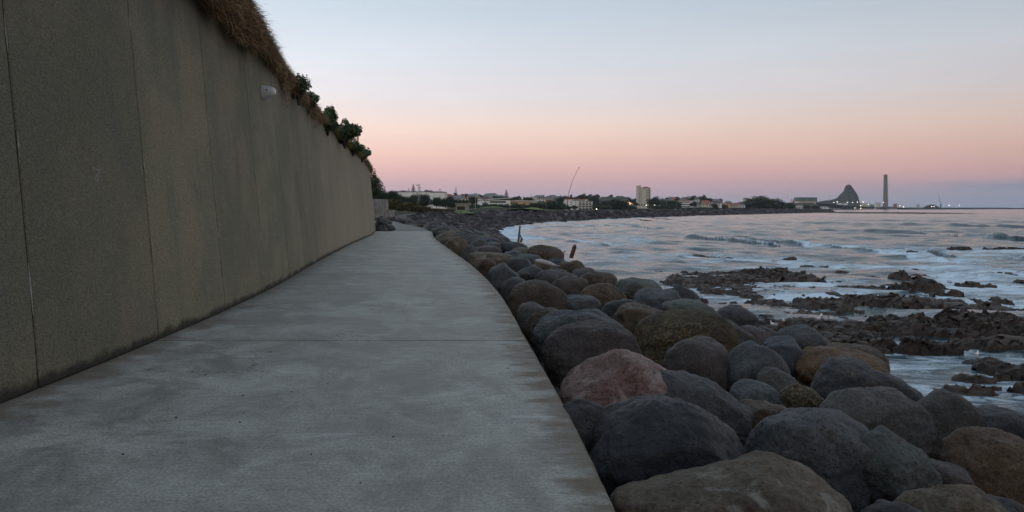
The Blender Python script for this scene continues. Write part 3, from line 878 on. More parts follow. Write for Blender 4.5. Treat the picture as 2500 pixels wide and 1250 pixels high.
# ---------------------------------------------------------------- boulders
def boulder_geo(sub, seed, r, cuts=(), rot=0., power=2.4, lump=.13, fine=.012, rand_cuts=4):
    V, Fc = ico(sub); rs = np.random.RandomState(seed)
    P = V/((np.abs(V)**power).sum(1)**(1/power))[:, None]
    P[:, 0] *= 1
    # egg asymmetry
    k = rs.uniform(-.14, .14); P[:, 2] *= 1+k*P[:, 0]; P[:, 1] *= 1+rs.uniform(-.12, .12)*P[:, 0]
    off = rs.uniform(0, 50, 3)
    P *= (1+lump*1.05*fbm(V*1.15+off, 3, 2., .42)+.022*ridged(V*2.3+off, 3)-.02)[:, None]
    cl = [(np.array([math.cos(R(a)), rs.uniform(-.35, -.05), math.sin(R(a))]), c) for a, c in cuts]
    for _ in range(rand_cuts):
        n = rs.normal(size=3); n[2] = abs(n[2])*.6; cl.append((n, rs.uniform(.80, .96)))
    for n, c in cl:
        n = n/np.linalg.norm(n); dd = P@n
        e = dd-c; soft = .12
        q = np.where(e > -soft, (e+soft)**2/(4*soft), 0); q = np.where(e > soft, e, q)
        P = P - (q*.88)[:, None]*n
    P = P*np.array(r)
    nn = V/np.array(r); nn /= np.linalg.norm(nn, axis=1)[:, None]
    if fine:
        P = P + nn*(fine*3.0*fbm(P*2.6+off, 5, 2.1, .55) - fine*.9*np.clip(ridged(P*1.6+off*2, 2)-.75, 0, 1))[:, None]
    c, s = math.cos(R(rot)), math.sin(R(rot))
    x = P[:, 0]*c + P[:, 2]*s; z = -P[:, 0]*s + P[:, 2]*c
    return np.stack([x, P[:, 1], z], 1), Fc

def zc(u):
    return np.where(u < 7.4, -.20-.155*u, -1.347-(u-7.4)*.7)
def locate(cx, cy):
    d = 2.0
    while d < 140:
        q = at(cx, cy, d)
        if q[2] <= zc(q[0]-edge(d)): return q
        d *= 1.004
    return q
HAND = []
def boulder(cx, cy, rx, ry, rot, kind, label, seed, cuts=(), power=2.4, deep=.85, dz=None, lump=.095, rc=2):
    q = at(cx, cy, dz) if dz else locate(cx, cy)
    d = q[1]; s = d/F
    r = (rx*s*1.03, max(.22, .5*(rx+ry)*s*deep), ry*s*1.03)
    sub = 6 if rx > 95 else 5 if rx > 38 else 4
    cuts = tuple((a, min(.95, c+.07)) for a, c in cuts); V, Fc = boulder_geo(sub, seed, r, cuts, rot, power, lump, .012, rc)
    # keep clear of the slab
    q = q.copy()
    o = link_mesh('boulder', V, Fc, M[kind], loc=q)
    tag(o, label, 'boulder', 'boulders heaped along the seaward edge of the path')
    HAND.append((cx, cy, rx, ry))
    return o
B = boulder
B(1812,1278,300,148,4,'tan','broad tan stained rock at the bottom edge, nearest the viewer',101,((118,.72),(62,.80),(40,.86)),2.6)
B(1632,1118,198,132,9,'navy','big dark blue boulder beside the path corner, just above the tan rock',102,((140,.84),(35,.74)),2.7)
B(1977,1128,152,122,4,'blue','big blocky blue grey boulder in the front middle',103,((60,.88),(-20,.92)),3.2)
B(2135,1052,134,94,2,'grey','pitted grey boulder with a long dark tail behind the blocky blue one',104,(),2.7)
B(2000,1040,90,40,-6,'navy','low dark tail of stone wedged left of the pitted grey boulder',1041,(),2.3)
B(2190,1172,122,86,46,'green','tilted greenish boulder with a pale upper edge in the front right',105,((125,.85),),2.3)
B(2292,1052,76,92,24,'grey','rounded grey boulder leaning behind the pitted grey one on the right',106,(),2.5)
B(2440,1162,124,98,10,'brown','large dark brown boulder cut by the right edge of the picture',107,(),2.4)
B(2322,1290,135,92,0,'tan','lumpy tan boulder at the bottom right corner',108,((130,.75),),2.3)
B(2318,1180,64,52,8,'mauve','small dark purplish slab in the gap beside the tilted greenish boulder',109,((80,.6),),3.)
B(2446,1072,122,74,6,'dark','dark boulder near the right edge with the water behind it',110,(),2.4)
B(2352,1012,34,28,0,'brown','small reddish brown stone at the water side on the right',111,((60,.7),),2.3)
B(2180,1290,70,70,0,'dark','dark boulder half hidden between the tan rocks at the bottom',112)
B(1522,972,148,112,-6,'pink','large pale pink patched boulder against the path edge',113,((125,.78),(55,.74),(38,.78)),2.4)
B(1697,1008,142,80,21,'dark','long smooth dark grey boulder in front of the pink one',114,((75,.82),),2.5)
B(1447,895,116,98,-3,'mauve','big rounded mauve boulder behind the pink one',115,(),2.5)
B(1417,838,110,82,-2,'blue','big blue grey boulder peeping over the mauve one',116,((50,.86),),2.4)
B(1698,905,80,84,28,'mauve','upright grey purple boulder with a chipped lower side, in front of the speckled one',117,((20,.80),(100,.86)),2.5)
B(1672,848,124,84,4,'mossy','huge mossy brown boulder covered in pale lichen specks',118,(),2.5)
B(1772,842,68,60,20,'grey','grey brown boulder against the right flank of the speckled one',119)
B(1840,842,44,44,18,'mauve','small rounded purplish boulder right of the speckled one',120)
B(1872,838,34,34,24,'dark','narrow dark stone tucked behind the small purplish boulder',1201)
B(1855,928,86,76,14,'blue','blue grey boulder with a dark crack in the middle of the heap',121,((150,.8),),2.5)
B(1920,885,64,62,20,'navy','dark pointed boulder with a pale right face',122,((60,.66),(120,.72)),2.4)
B(1962,852,70,54,22,'blue','smooth slate grey boulder at the water side, above the pointed one',123,((60,.82),),2.4)
B(2052,912,112,62,5,'ochre','big orange brown boulder with a white scuff near the water side',124,((75,.85),),2.5)
B(2085,884,78,40,6,'brown','flat brown boulder just behind the orange brown one',125)
B(2112,968,134,74,13,'dark','long dark grey boulder sloping right in front of the orange brown one',126,((60,.85),),2.4)
B(1896,956,56,50,16,'grey','medium grey boulder with a dark notch in the middle gap',127)
B(1964,995,66,54,26,'mossy','small ochre spotted boulder in front of the long dark one',128,((70,.75),),2.3)
B(1850,975,70,40,15,'blue','low blue grey boulder right of the long smooth dark one',129)
B(1858,1020,54,48,8,'brown','rough brown stone squeezed in the hollow before the blocky blue boulder',130,((95,.65),),2.6)
B(1312,752,72,62,8,'brown','big brown mottled boulder leaning on the path edge farther back',131,((120,.86),),2.4)
B(1394,760,74,38,-10,'blue','long rounded blue boulder behind the big blue grey one',132)
B(1300,785,38,46,-20,'grey','small crusted grey boulder by the path edge',133)
B(1342,812,54,58,-12,'brown','brown grey boulder by the path left of the big blue grey one',134,((60,.84),),2.4)
B(1515,766,46,34,-8,'blue','small blue boulder between the long blue one and the flat brown one',135)
B(1566,784,64,42,4,'brown','flat topped brown boulder above the speckled one',136,((85,.68),),2.6)
B(1690,765,70,32,8,'green','low pale grey green boulder right of the flat topped brown one',137)
B(1604,742,56,38,6,'blue','rounded slate boulder behind the flat topped brown one',138)
B(1662,738,50,36,14,'dark','dark boulder sloping toward the reef',139)
B(1796,780,50,36,12,'dark','last dark boulder next to the tide pool',140)
B(1470,732,54,40,6,'brown','dull brown boulder in the middle distance',141)
B(1556,710,58,30,5,'green','long pale greenish boulder in the middle distance',142)
B(1392,708,46,32,4,'mauve','smooth violet grey boulder in the middle distance',143)
B(1582,690,52,28,10,'brown','dark low boulder beside the start of the reef',144)
B(1494,666,56,38,16,'brown','large brown boulder on the crest against the sea',145,((55,.85),),2.4)
B(1462,692,48,28,8,'brown','broad brown boulder under the crest boulder',146)
B(1396,668,38,30,0,'mossy','yellow spotted boulder beside the crest boulder',147)
B(1428,678,34,24,10,'grey','flat grey stone right of the yellow spotted boulder',1471)
B(1228,682,38,42,12,'blue','pointed blue grey boulder at the curve of the path',148,((60,.70),(120,.78)),2.3)
B(1256,716,36,36,0,'blue','blunt blue grey boulder at the path edge below the pointed one',149)
B(1300,714,34,30,10,'mauve','low mauve boulder right of the blunt blue grey one',1491)
B(1336,692,33,28,20,'mauve','small leaning mauve boulder',150)
B(1270,656,36,26,6,'navy','dark blue boulder behind the pointed one',151)
B(1186,662,28,32,0,'brown','mottled brown boulder at the path edge before the pointed one',152)
B(1202,640,58,26,3,'tan','long flat tan boulder farther along the path edge',153,((90,.72),),2.8)
B(1186,619,38,19,-4,'mauve','smooth purplish boulder behind the flat tan one',154)
B(1330,630,48,30,10,'brown','warm brown boulder on the crest near the leaning stake',155)
B(1386,628,42,24,8,'dark','dark boulder holding the reddish stake',156)
B(1318,664,30,24,0,'brown','brown stone under the bleached log',157)
B(1148,626,22,24,0,'grey','striped grey boulder by the path',158)
B(1114,604,28,24,8,'tan','tan capped boulder where the path starts to bend',159)
B(1246,612,44,22,8,'dark','flat dark boulder on the crest below the tall stake',160)
B(1290,640,34,20,0,'blue','low slate stone left of the warm brown crest boulder',1601)
B(1440,780,34,26,0,'dark','dark stone deep between the long blue boulders',1602)
B(1620,800,46,30,10,'dark','dark stone behind the shoulder of the speckled boulder',1603)
B(1770,905,40,40,10,'navy','dark stone low between the chipped boulder and the cracked one',1604)
B(1420,1060,70,80,0,'dark','dark stone low in the gap by the slab edge',1605)
B(2420,1290,110,60,0,'dark','dark boulder low in the very bottom right corner',1606)
0 and B(2240,900,0.1+30,26,0,'dark','small dark stone beyond the long sloping boulder',1607,dz=14)

# far boulders along the bend and smaller fill between the big ones (shared meshes)
def proto_rock(seed, sub=4):
    rs = np.random.RandomState(seed)
    V, Fc = boulder_geo(sub, seed, (1., rs.uniform(.75, 1.), rs.uniform(.55, .85)), (), rs.uniform(-15, 15), 2.5, .16, .02, 4)
    return V, Fc
kinds = ['dark', 'blue', 'grey', 'mauve', 'brown', 'tan', 'green', 'dark', 'navy', 'dark']
protos = []
for i in range(20):
    V, Fc = proto_rock(500+i, 4)
    me_o = link_mesh('boulder', V, Fc, M[kinds[i % 10]]); protos.append(me_o)
used = set()
def put_rock(x, y, z, s, label, group):
    i = random.randrange(len(protos))
    o = protos[i] if i not in used else protos[i].copy()
    if i in used: COL.objects.link(o)
    used.add(i)
    o.location = (x, y, z); o.rotation_euler = (random.uniform(-.25, .25), random.uniform(-.25, .25), random.uniform(0, 6.28))
    o.scale = (s, s, s*random.uniform(.85, 1.15)); tag(o, label, 'boulder', group)
def near_hand(x, y, k):
    for a, b, rx, ry in HAND:
        if ((x-a)/(rx*k))**2 + ((y-b)/(ry*k))**2 < 1: return True
    return False
cnt = 0; rr = random.Random(12)
y = 24.0
while y < 98:
    stp = .62+.010*y; u = rr.uniform(.30, .5)
    umax = 4.6+.06*max(0, y-30)
    while u < umax and cnt < 185:
        yy = y+rr.uniform(-.3, .3)*stp*1.3; e = float(edge(yy)); s = rr.uniform(.36, .66)+.0025*y
        X = e+u+ (s*.55 if u < .6 else 0); z = float(zc(u))+rr.uniform(-.12, .12)-.05
        if y > 75: z = float(bank_z(X, yy))+.15
        px_, py_ = CX+F*X/yy, HY-(z-CH)*F/yy
        if not near_hand(px_, py_, .85):
            lab = ('dark boulder in the jumble where the path bends away' if yy < 50 else 'small dark boulder in the far line beside the lower path')
            put_rock(X, yy, z, s, lab, 'jumbled boulders where the path bends' if yy < 50 else 'far line of boulders'); cnt += 1
        u += s*rr.uniform(1.35, 1.75)
    y += stp*1.35
print('far rocks', cnt)
cnt2 = 0
for gy in np.arange(3.6, 24, .95):
    for gu in np.arange(.45, 5.2, .9):
        yy = gy+rr.uniform(-.25, .25); u = gu+rr.uniform(-.2, .2); X = float(edge(yy))+u
        if X/yy > .70: continue
        put_rock(X, yy, float(zc(u))-.62+rr.uniform(-.1, .1), rr.uniform(.34, .46), 'dark stone wedged low between the big foreground boulders', 'stones wedged between the big boulders'); cnt2 += 1
print('fill', cnt2)

# low rock piles at the foot of the wall beyond the bend
for k in range(20):
    x = random.uniform(917, 952); d = random.uniform(57, 66); s = random.uniform(.3, .55)
    q = at(x, 540, d); put_rock(q[0], d, random.choice((.0, .15, .45)), s, 'rock in the small pile at the far foot of the wall', 'rock pile at the foot of the wall')
for k in range(14):
    d = random.uniform(104, 120); q = at(random.uniform(918, 958), 534, d)
    put_rock(q[0], d, .0, random.uniform(.4, .7), 'rock at the foot of the second retaining wall', 'rocks below the second wall')
for i in range(len(protos)):
    if i not in used: bpy.data.objects.remove(protos[i])

# stones of the far beach: uncountable, one object
def beach_stones():
    rs = np.random.RandomState(9)
    Vi, Fi = ico(2); N = 11000
    D = 92*(1150/92)**(rs.rand(N)**1.15)
    t = rs.rand(N); X = edge(D) + t*(water_x(D)-edge(D))*1.02
    Z = bank_z(X, D)
    s = (.30+.55*rs.rand(N)**2)*(1+D/500)
    out = []
    for v in range(N):
        pass
    sc = np.stack([s*(.8+.5*rs.rand(N)), s*(.8+.4*rs.rand(N)), s*(.5+.4*rs.rand(N))], 1)
    base = Vi[None]*(1+.22*rs.normal(size=(24, len(Vi), 1)))
    b = base[rs.randint(0, 24, N)]
    P = b*sc[:, None, :] + np.stack([X, D, Z+.1*s], 1)[:, None, :]
    Fc = (Fi[None] + (np.arange(N)*len(Vi))[:, None, None]).reshape(-1, 3)
    t_ = NT('beach_stone'); a = t_('ShaderNodeAttribute', attribute_name='tone')
    m = finish(t_, t_.ramp((a, 'Fac'), [(0, (.020,.017,.018)), (.5, (.048,.042,.044)), (.85, (.085,.075,.075)), (1, (.16,.15,.145))]), .8, None, spec=.25)
    o = link_mesh('beach_stones', P.reshape(-1, 3), Fc, m, smooth=True)
    tone(o, np.repeat(rs.rand(N), len(Fi)))
    tag(o, 'mass of dark stones covering the foreshore round the bay', 'stones', kind='stuff')
beach_stones()

# ---------------------------------------------------------------- reef
def reef(x0, x1, yt, yb, label, seed, H=None, group='rocks of the tidal reef', kind='reef', name='reef_rock', cat='reef rock', peak=0.):
    Df = (CH-SEA)*F/(yb-HY); w = (x1-x0)/F*Df
    if H is None: H = min(.85, .16+.13*w)
    else: H = H*.78
    Db = (CH-SEA-H*.8)*F/(yt-HY)
    dep = max(Db-Df, min(.55*w, 3.), .7)
    cxm = ((x0+x1)/2-CX)/F*(Df+dep/2); cy = Df+dep/2
    step = max(.045, min(.14, Df/420.))
    nx = min(230, int((w*1.15)/step)); ny = min(150, max(10, int(dep*1.3/step)))
    xs = np.linspace(-.62*w, .62*w, nx); ys = np.linspace(-.72*dep, .72*dep, ny)
    X, Y = np.meshgrid(xs, ys)
    X1 = X.ravel(); Y1 = Y.ravel()
    P = np.stack([X1+seed*7.7, Y1, 0*X1+seed], 1)
    w1 = fbm(P*.9, 4); w2 = ridged(P*1.25, 5, 2.1, .6)
    r = np.sqrt((X1/(w*.5))**2 + (Y1/(dep*.5))**2)
    mask = 1.13-r + .80*w1 + .30*fbm(P*2.9, 4)
    hh = (sstep(0., .16, mask)*.42+sstep(.1, .8, mask)*.40)*(.72+.30*w2+.3*w1)*H*.95
    hh = hh + peak*H*np.exp(-((X1/(w*.2))**2+(Y1/(dep*.3))**2))*sstep(0, .3, mask)
    blk = .30; q = np.floor(hh/(H*blk)+.35*perlin(P*2.2))*(H*blk); hh = hh*.8+q*.2
    hh = hh + .15*min(H, .6)*sstep(.0, .12, mask)*(ridged(P*3.2, 4, 2.2, .65)-.6)
    Z = np.where(mask > 0, np.maximum(hh, -.1), -.1-.8*np.clip(-mask, 0, 1)-.06)
    V = np.stack([X1, Y1, Z], 1)
    jit = step*.9
    hz = np.clip(Z, 0, 1)[:]
    V[:, 0] += jit*perlin(P*6.+3)*1.2 + .5*hz*fbm(P*2.1+5, 3); V[:, 1] += jit*perlin(P*6.+31)*1.2 + .5*hz*fbm(P*2.1+15, 3) - .25*hz
    REEFS.append((cxm, cy, w*.5, dep*.5))
    o = link_mesh(name, V, grid_faces(ny, nx), M[kind], loc=(cxm, cy, SEA), smooth=False)
    tag(o, label, cat, group)
    return o
RF = reef
RF(1665,1905,664,700,'long back ridge of the upper reef left of its highest lump',1,.7)
RF(1815,1945,655,690,'highest lump in the middle of the upper reef ridge',2,1.0)
RF(1890,2012,668,704,'right end of the upper reef ridge, dropping into the foam',3,.8)
RF(1612,1705,672,698,'low brown reef patch where the upper reef meets the boulders',4,.5)
RF(1640,1918,692,729,'front ledge of the upper reef, above the first tide pool',5,.65)
RF(1862,2008,692,716,'lumpy ledge below the right end of the upper reef',6,.5)
RF(2010,2185,698,722,'separate low reef strip in the middle of the bay',7,.55)
RF(2075,2160,716,733,'small flat reef ledge under the middle strip',8,.4)
RF(2178,2226,672,694,'pointed reef stack farthest out of the middle group',9,.8,peak=.8)
RF(2192,2302,690,727,'large pointed reef stack with a high left peak',10,1.1,peak=.6)
RF(2330,2410,690,712,'flat topped block of reef standing alone in the foam',11,.85)
RF(2112,2146,675,687,'little reef knob left of the pointed stack',12,.35)
RF(2098,2116,684,692,'smallest reef knob in the middle group',13,.25)
RF(2262,2332,729,751,'low double reef rock below the pointed stack',14,.5)
RF(2334,2402,742,776,'reef rock just above the long right reef',15,.6)
RF(2380,2500,745,768,'thin broken reef rocks at the right, awash',16,.35)
RF(1840,1945,732,762,'reef rock beside the tide pool, left of the middle reef',17,.6)
RF(1940,2110,728,772,'left half of the middle reef with a grey stone on it',18,.75)
RF(2060,2256,722,768,'high right half of the middle reef',19,1.0)
RF(1838,2060,758,800,'seaweed covered flat between the boulders and the middle reef',20,.45)
RF(1850,2120,778,840,'broad brown reef shelf where the gulls rest',21,.6)
RF(1930,2170,815,876,'front corner of the gull shelf, dropping to the water',22,.8)
RF(2085,2330,772,830,'wide reef mass linking the gull shelf to the right reef',23,.75)
RF(2290,2520,760,832,'tall rugged reef mass at the right edge',24,1.1)
RF(2184,2312,826,880,'square ended front reef block with a sheer face',25,1.05)
RF(2296,2478,828,870,'long low reef tail right of the square ended block',26,.8)
RF(2400,2520,886,934,'reef rock entering from the right edge of the frame',27,.65)
RF(2334,2422,912,944,'rough rock behind the roundest near rock',28,.45)
RF(2300,2440,934,984,'roundest rough rock in the near water',29,.6)
RF(2462,2540,930,984,'rough rock cut by the right frame edge in the near water',30,.7)
RF(2394,2452,872,900,'dark rock behind the gull stone',31,.4)
RF(2498,2560,812,850,'small reef rock at the frame edge',32,.5)
RF(1545,1652,646,655,'thin broken line of rocks awash left of the upper reef',33,.3)
RF(1688,1714,619,633,'small round dark rock in the surf',34,.5)
RF(1722,1782,627,637,'flat dark rock in the surf next to the small round one',35,.35)
RF(1910,1940,628,637,'flat topped rock alone in the surf beyond the reef',36,.6)
RF(1890,1912,637,645,'little rock before the flat topped surf rock',37,.35)
RF(1948,1986,648,659,'rock on the seaward side of the upper reef',38,.45)
RF(1850,1950,645,650,'thin reef line awash behind the upper reef',39,.2)
RF(2312,2368,604,615,'brown whale backed rock far out on the right',40,.9)
RF(2415,2510,605,617,'long dark rock far out at the right edge',41,.9)
RF(2398,2430,615,622,'low rock in front of the long far rock',42,.35)
RF(2260,2292,675,681,'low flat rock in the foam right of the pointed stack',43,.25)
RF(2218,2240,614,625,'rock with spray running down it far out in the foam',44,.7)
RF(2272,2290,612,618,'tiny rock left of the whale backed rock',45,.3)
RF(1270,1284,571,576,'tiny dark rock in the water near the tall stake',46,.35)
RF(1566,1578,536,541,'tiny dark rock far off near the beach',47,.6)
RF(1606,1618,532,536,'second tiny dark rock far off near the beach',48,.6)
RF(1450,1470,617,623,'long low rock awash near the leaning stake',49,.3)
RF(1620,1660,620,624,'thin dark rock in the surf left of the small round one',50,.25)
RF(2060,2090,692,700,'low rock joining the reef strip on its seaward side',51,.35)
o = RF(2346,2414,874,902,'smooth grey stone in the near water with a gull on it',52,.5,kind='grey')
RF(2010,2245,517.5,521.5,'very long low reef line across the bay below the harbour',53,1.2)
for i, (a, b, yt, yb, h, l) in enumerate((
    (1990,2012,697,709,.4,'pale rounded stone on the right end of the upper reef'),
    (2040,2090,740,757,.5,'grey stone perched on the left half of the middle reef'),
    (1990,2016,763,778,.5,'yellow lichened stone on the seaweed flat'),
    (1935,1965,695,704,.4,'small brown stone in the upper tide pool'))):
    RF(a, b, yt, yb, l, 60+i, h, kind=('mauve', 'grey', 'mossy', 'brown')[i])

fr = random.Random(21); frag = []
for k in range(5):
    w_ = fr.uniform(26, 40); frag.append(reef(1700+k*90, 1700+k*90+w_, 736, 744+k, 'small jagged fragment of reef scattered in the water among the larger reef rocks', 80+k, .35, 'small scattered reef fragments'))
for k in range(170):
    x = fr.choice((fr.uniform(1600, 2060), fr.uniform(1800, 2500), fr.uniform(2000, 2500), fr.uniform(2150, 2500)))
    y = {0: fr.uniform(655, 740), 1: fr.uniform(700, 800), 2: fr.uniform(640, 900)}[fr.randrange(3)]
    if x < 1850: y = min(y, 745)
    if y > 860 and x < 2250: continue
    q = onz(x, y, SEA); o = frag[k] if k < 5 else frag[k % 5].copy()
    if k >= 5: COL.objects.link(o)
    o.location = (q[0], q[1], SEA+fr.uniform(.0, .12)); o.rotation_euler = (0, 0, fr.uniform(0, 6.28)); sc_ = fr.uniform(.5, 1.4)*(1+1.1*(fr.random() < .25)); o.scale = (sc_, sc_*.8, min(sc_, 1.2)*fr.uniform(.6, 1.1))

build_sea()

# ---------------------------------------------------------------- gulls on the reef
def gull(x, y, z, heading, label):
    d = (CH-z)*F/(y-HY); root = empty('gull', ((x-CX)/F*d, d, z), label, 'gull', 'gulls resting on the reef', heading)
    V, Fc = ico(3); P = V.copy()
    P[:, 0] *= 1; t_ = P[:, 0]
    body = np.stack([P[:, 0]*.19-.02, P[:, 1]*.075*(1-.25*np.abs(t_)), P[:, 2]*.08*(1-.3*(t_ < 0)*np.abs(t_))+.20+.03*t_], 1)
    # neck and head pulled out of the front of the same surface
    f = sstep(.45, .95, t_)*(P[:, 2] > -.2); body[:, 2] += f*.13; body[:, 0] -= f*.03
    o = link_mesh('body', body, Fc, M['gull_w'], root)
    w = np.stack([P[:, 0]*.19-.07, P[:, 1]*.082, P[:, 2]*.045+.225-.02*t_], 1); link_mesh('wing', w, Fc, M['gull_g'], root)
    m = MB(); m.tube([(.15, 0, .325), (.21, 0, .318)], [.014, .003], 6); m.build('bill', M['beak'], root)
    for s in (-1, 1):
        m = MB(); m.tube([(0, s*.03, 0), (0, s*.03, .15)], .006, 5); m.build('leg', M['beak'], root)
gull(2384, 879, SEA+.48, .6, 'white gull standing on the smooth grey stone in the near water')
gull(2027, 686+30, SEA+.5, 2., 'white gull at the right end of the upper reef')
for x, y, l in ((1997,784,'gull sitting leftmost of the upper pair on the gull shelf'),(2006,779,'gull standing just behind the upper pair'),(2031,784,'gull at the right of the little flock on the shelf'),(1912,788,'gull on the left near the boulders'),(1888,798,'gull nearest the boulders'),(2144,731,'gull on the high right half of the middle reef')):
    gull(x, y+3, SEA+.45, random.uniform(0, 6), l)

# ---------------------------------------------------------------- driftwood
def driftwood():
    d = 43.
    a = at(1266, 592, d); root = empty('driftwood_stake', a, 'tall thin driftwood stake stuck upright in the boulders', 'driftwood')
    def rel(x, y): return tuple(at(x, y, d)-a)
    m = MB(); m.tube([rel(1265,594), rel(1267,575), rel(1268.5,562), rel(1269.5,551)], [.062, .058, .052, .045], 7); m.build('stake', M['drift'], root)
    m = MB(); m.tube([rel(1271,592), rel(1274,583), rel(1271.5,578), rel(1270,572)], [.06, .07, .04, .012], 6); m.build('splinter', M['drift'], root)
    d = 26.; a = at(1397, 624, d); root = empty('driftwood_stake', a, 'short reddish stake leaning right on the crest of the boulders', 'driftwood')
    m = MB(); m.tube([tuple(at(1394,630,d)-a), tuple(at(1398,618,d)-a), tuple(at(1403,602,d)-a), tuple(at(1404,597,d)-a)], [.07, .068, .062, .03], 6); m.build('stake', M['drift_red'], root)
    m = MB(); m.tube([tuple(at(1372,620,d)-a), tuple(at(1380,613,d)-a), tuple(at(1381,611,d)-a)], [.03, .02, .006], 5); m.build('twig', M['drift'], root)
    a = at(1335, 643, 21.6)
    m = MB(); m.tube([tuple(at(x, y, dd)-a) for x, y, dd in ((1308,637,21.2),(1322,639,21.4),(1345,645,21.8),(1367,652,22))], [.045, .075, .06, .025], 8)
    o = m.build('driftwood_log', M['drift_pale'], loc=a, smooth=True); tag(o, 'bleached white log lying across the boulders', 'driftwood')
driftwood()

# ---------------------------------------------------------------- second retaining walls beyond the bend
def small_wall(pts, label, seed):
    """pts: (xpx, ybase, ytop, D) corners"""
    root_p = at(pts[0][0], pts[0][1], pts[0][3]); root = empty('retaining_wall', root_p, label, 'wall')
    for a, b in zip(pts[:-1], pts[1:]):
        n = max(1, int(round(abs(b[0]-a[0])/9)))
        for k in range(n):
            g0 = k/n+.004; g1 = (k+1)/n-.004
            V = []
            for g in (g0, g1):
                x = a[0]+(b[0]-a[0])*g; yb = a[1]+(b[1]-a[1])*g; yt = a[2]+(b[2]-a[2])*g; d = a[3]+(b[3]-a[3])*g
                p0 = at(x, yb, d)-root_p; p1 = at(x, yt, d)-root_p
                p0[2] -= .3
                V += [p0, p1, p1+np.array([-.1, .35, 0]), p0+np.array([-.1, .35, 0])]
            link_mesh('panel', np.array(V), [[0,4,5,1],[1,5,6,2],[0,1,2,3],[4,7,6,5],[3,2,6,7]], M['conc2'], root, smooth=False)
small_wall([(905,536,485,118),(942,533,487,124),(948,533,488,124.5)], 'pale weathered retaining wall section beyond the end of the tall wall', 1)
small_wall([(950,532,514,129),(963,531,514,134)], 'low pale wall block right of the weathered section', 2)

# scrub on the bank behind them
def scrub_mass(name, label, boxes, n, size, mat, seed, kind='stuff', cat='scrub'):
    lobes = []
    rs = np.random.RandomState(seed)
    for (x, y, d, w, h) in boxes:
        q = at(x, y, d)
        for k in range(5):
            lobes.append((q[0]+rs.uniform(-.5, .5)*w, q[1]+rs.uniform(-.4, .4)*w, q[2]+h*rs.uniform(.2, .7), w*.35, w*.35, h*.42))
    V, Fc, tn = leaf_cloud(n, lobes, size, seed)
    o = link_mesh(name, V, Fc, M[mat], smooth=False); tone(o, tn)
    tag(o, label, cat, kind=kind); return o
scrub_mass('bank_scrub', 'green and rusty scrub covering the bank behind the small walls',
           [(955,505,140,5,1.3),(970,509,150,5,1.2),(985,513,165,6,1.2),(1000,515,180,6,1.1),(1015,518,200,6,1.),(960,500,160,6,1.2),(980,506,180,6,1.1),(1000,511,195,7,1.1),(1020,514,215,7,1.),(1045,516,240,8,.9),(1070,516,260,8,.8)], 9000, .22, 'scrub', 31)

# ---------------------------------------------------------------- trees
def tree_proto(name, kind, seed, mat):
    root = bpy.data.objects.new(name, None); COL.objects.link(root)
    rs = np.random.RandomState(seed); lobes = []; tr = MB()
    if kind == 'round':       # unit: 1 high, about 1.3 wide
        tr.tube([(0,0,-.05),(.02,0,.25),(0,.01,.5)], [.035,.028,.015], 6)
        for i in range(17):
            a = rs.rand()*6.28; q = math.sqrt(rs.rand()); c = (math.cos(a)*.42*q, math.sin(a)*.42*q, .24+.52*rs.rand()*(1-.5*q*q))
            r = .19+.09*rs.rand(); lobes.append((*c, r*1.15, r*1.15, r*.85))
            tr.tube([(0,0,.2),(c[0]*.5,c[1]*.5,.2+(c[2]-.2)*.6),c], [.02,.012,.004], 4)
        V, Fc, tn = leaf_cloud(3400, lobes, .042, seed)
    elif kind == 'open':
        tr.tube([(0,0,-.05),(.03,0,.35),(0,.01,.8)], [.03,.022,.008], 6)
        for i in range(11):
            a = rs.rand()*6.28; q = rs.rand(); c = (math.cos(a)*.3*q, math.sin(a)*.3*q, .3+.6*rs.rand())
            r = .09+.07*rs.rand(); lobes.append((*c, r*1.2, r*1.2, r))
            tr.tube([(0,0,.25),(c[0]*.5,c[1]*.5,c[2]*.8),c], [.016,.01,.004], 4)
        V, Fc, tn = leaf_cloud(2200, lobes, .036, seed)
    else:                     # norfolk pine: tiers of level branches
        tr.tube([(0,0,-.05),(0,0,.5),(0,0,1.)], [.022,.014,.003], 6)
        tiers = 15 if kind == 'pine' else 6
        for i in range(tiers):
            z = (.16+.8*i/tiers) if kind == 'pine' else (.35+.6*i/tiers); L = (.27 if kind == 'pine' else .24)*(1-z)**.75+.012
            for j in range(7):
                a = j*6.28/7+i*.5
                tr.tube([(0,0,z),(math.cos(a)*L,math.sin(a)*L,z+.03*L)], [.006,.002], 3)
                for q in (.35,.6,.85): lobes.append((math.cos(a)*L*q, math.sin(a)*L*q, z+.012, L*.20, L*.20, .018 if kind == 'pine' else .013))
        V, Fc, tn = leaf_cloud(2400 if kind == 'pine' else 1300, lobes, .018, seed)
    c = link_mesh('crown', V, Fc, M[mat], root, smooth=False); tone(c, tn)
    tr.build('trunk', M['bark'], root)
    remember(root)
    return root
TP = {'round': [tree_proto('coastal_tree', 'round', 41+i, 'leaf_far') for i in range(4)],
      'hill': [tree_proto('hill_tree', 'round', 51+i, 'leaf_hill') for i in range(3)],
      'open': [tree_proto('open_tree', 'open', 61+i, 'leaf_hill') for i in range(2)],
      'pine': [tree_proto('norfolk_pine', 'pine', 71, 'leaf_hill')], 'tier': [tree_proto('norfolk_pine', 'tier', 72, 'leaf_hill')]}
tused = set()
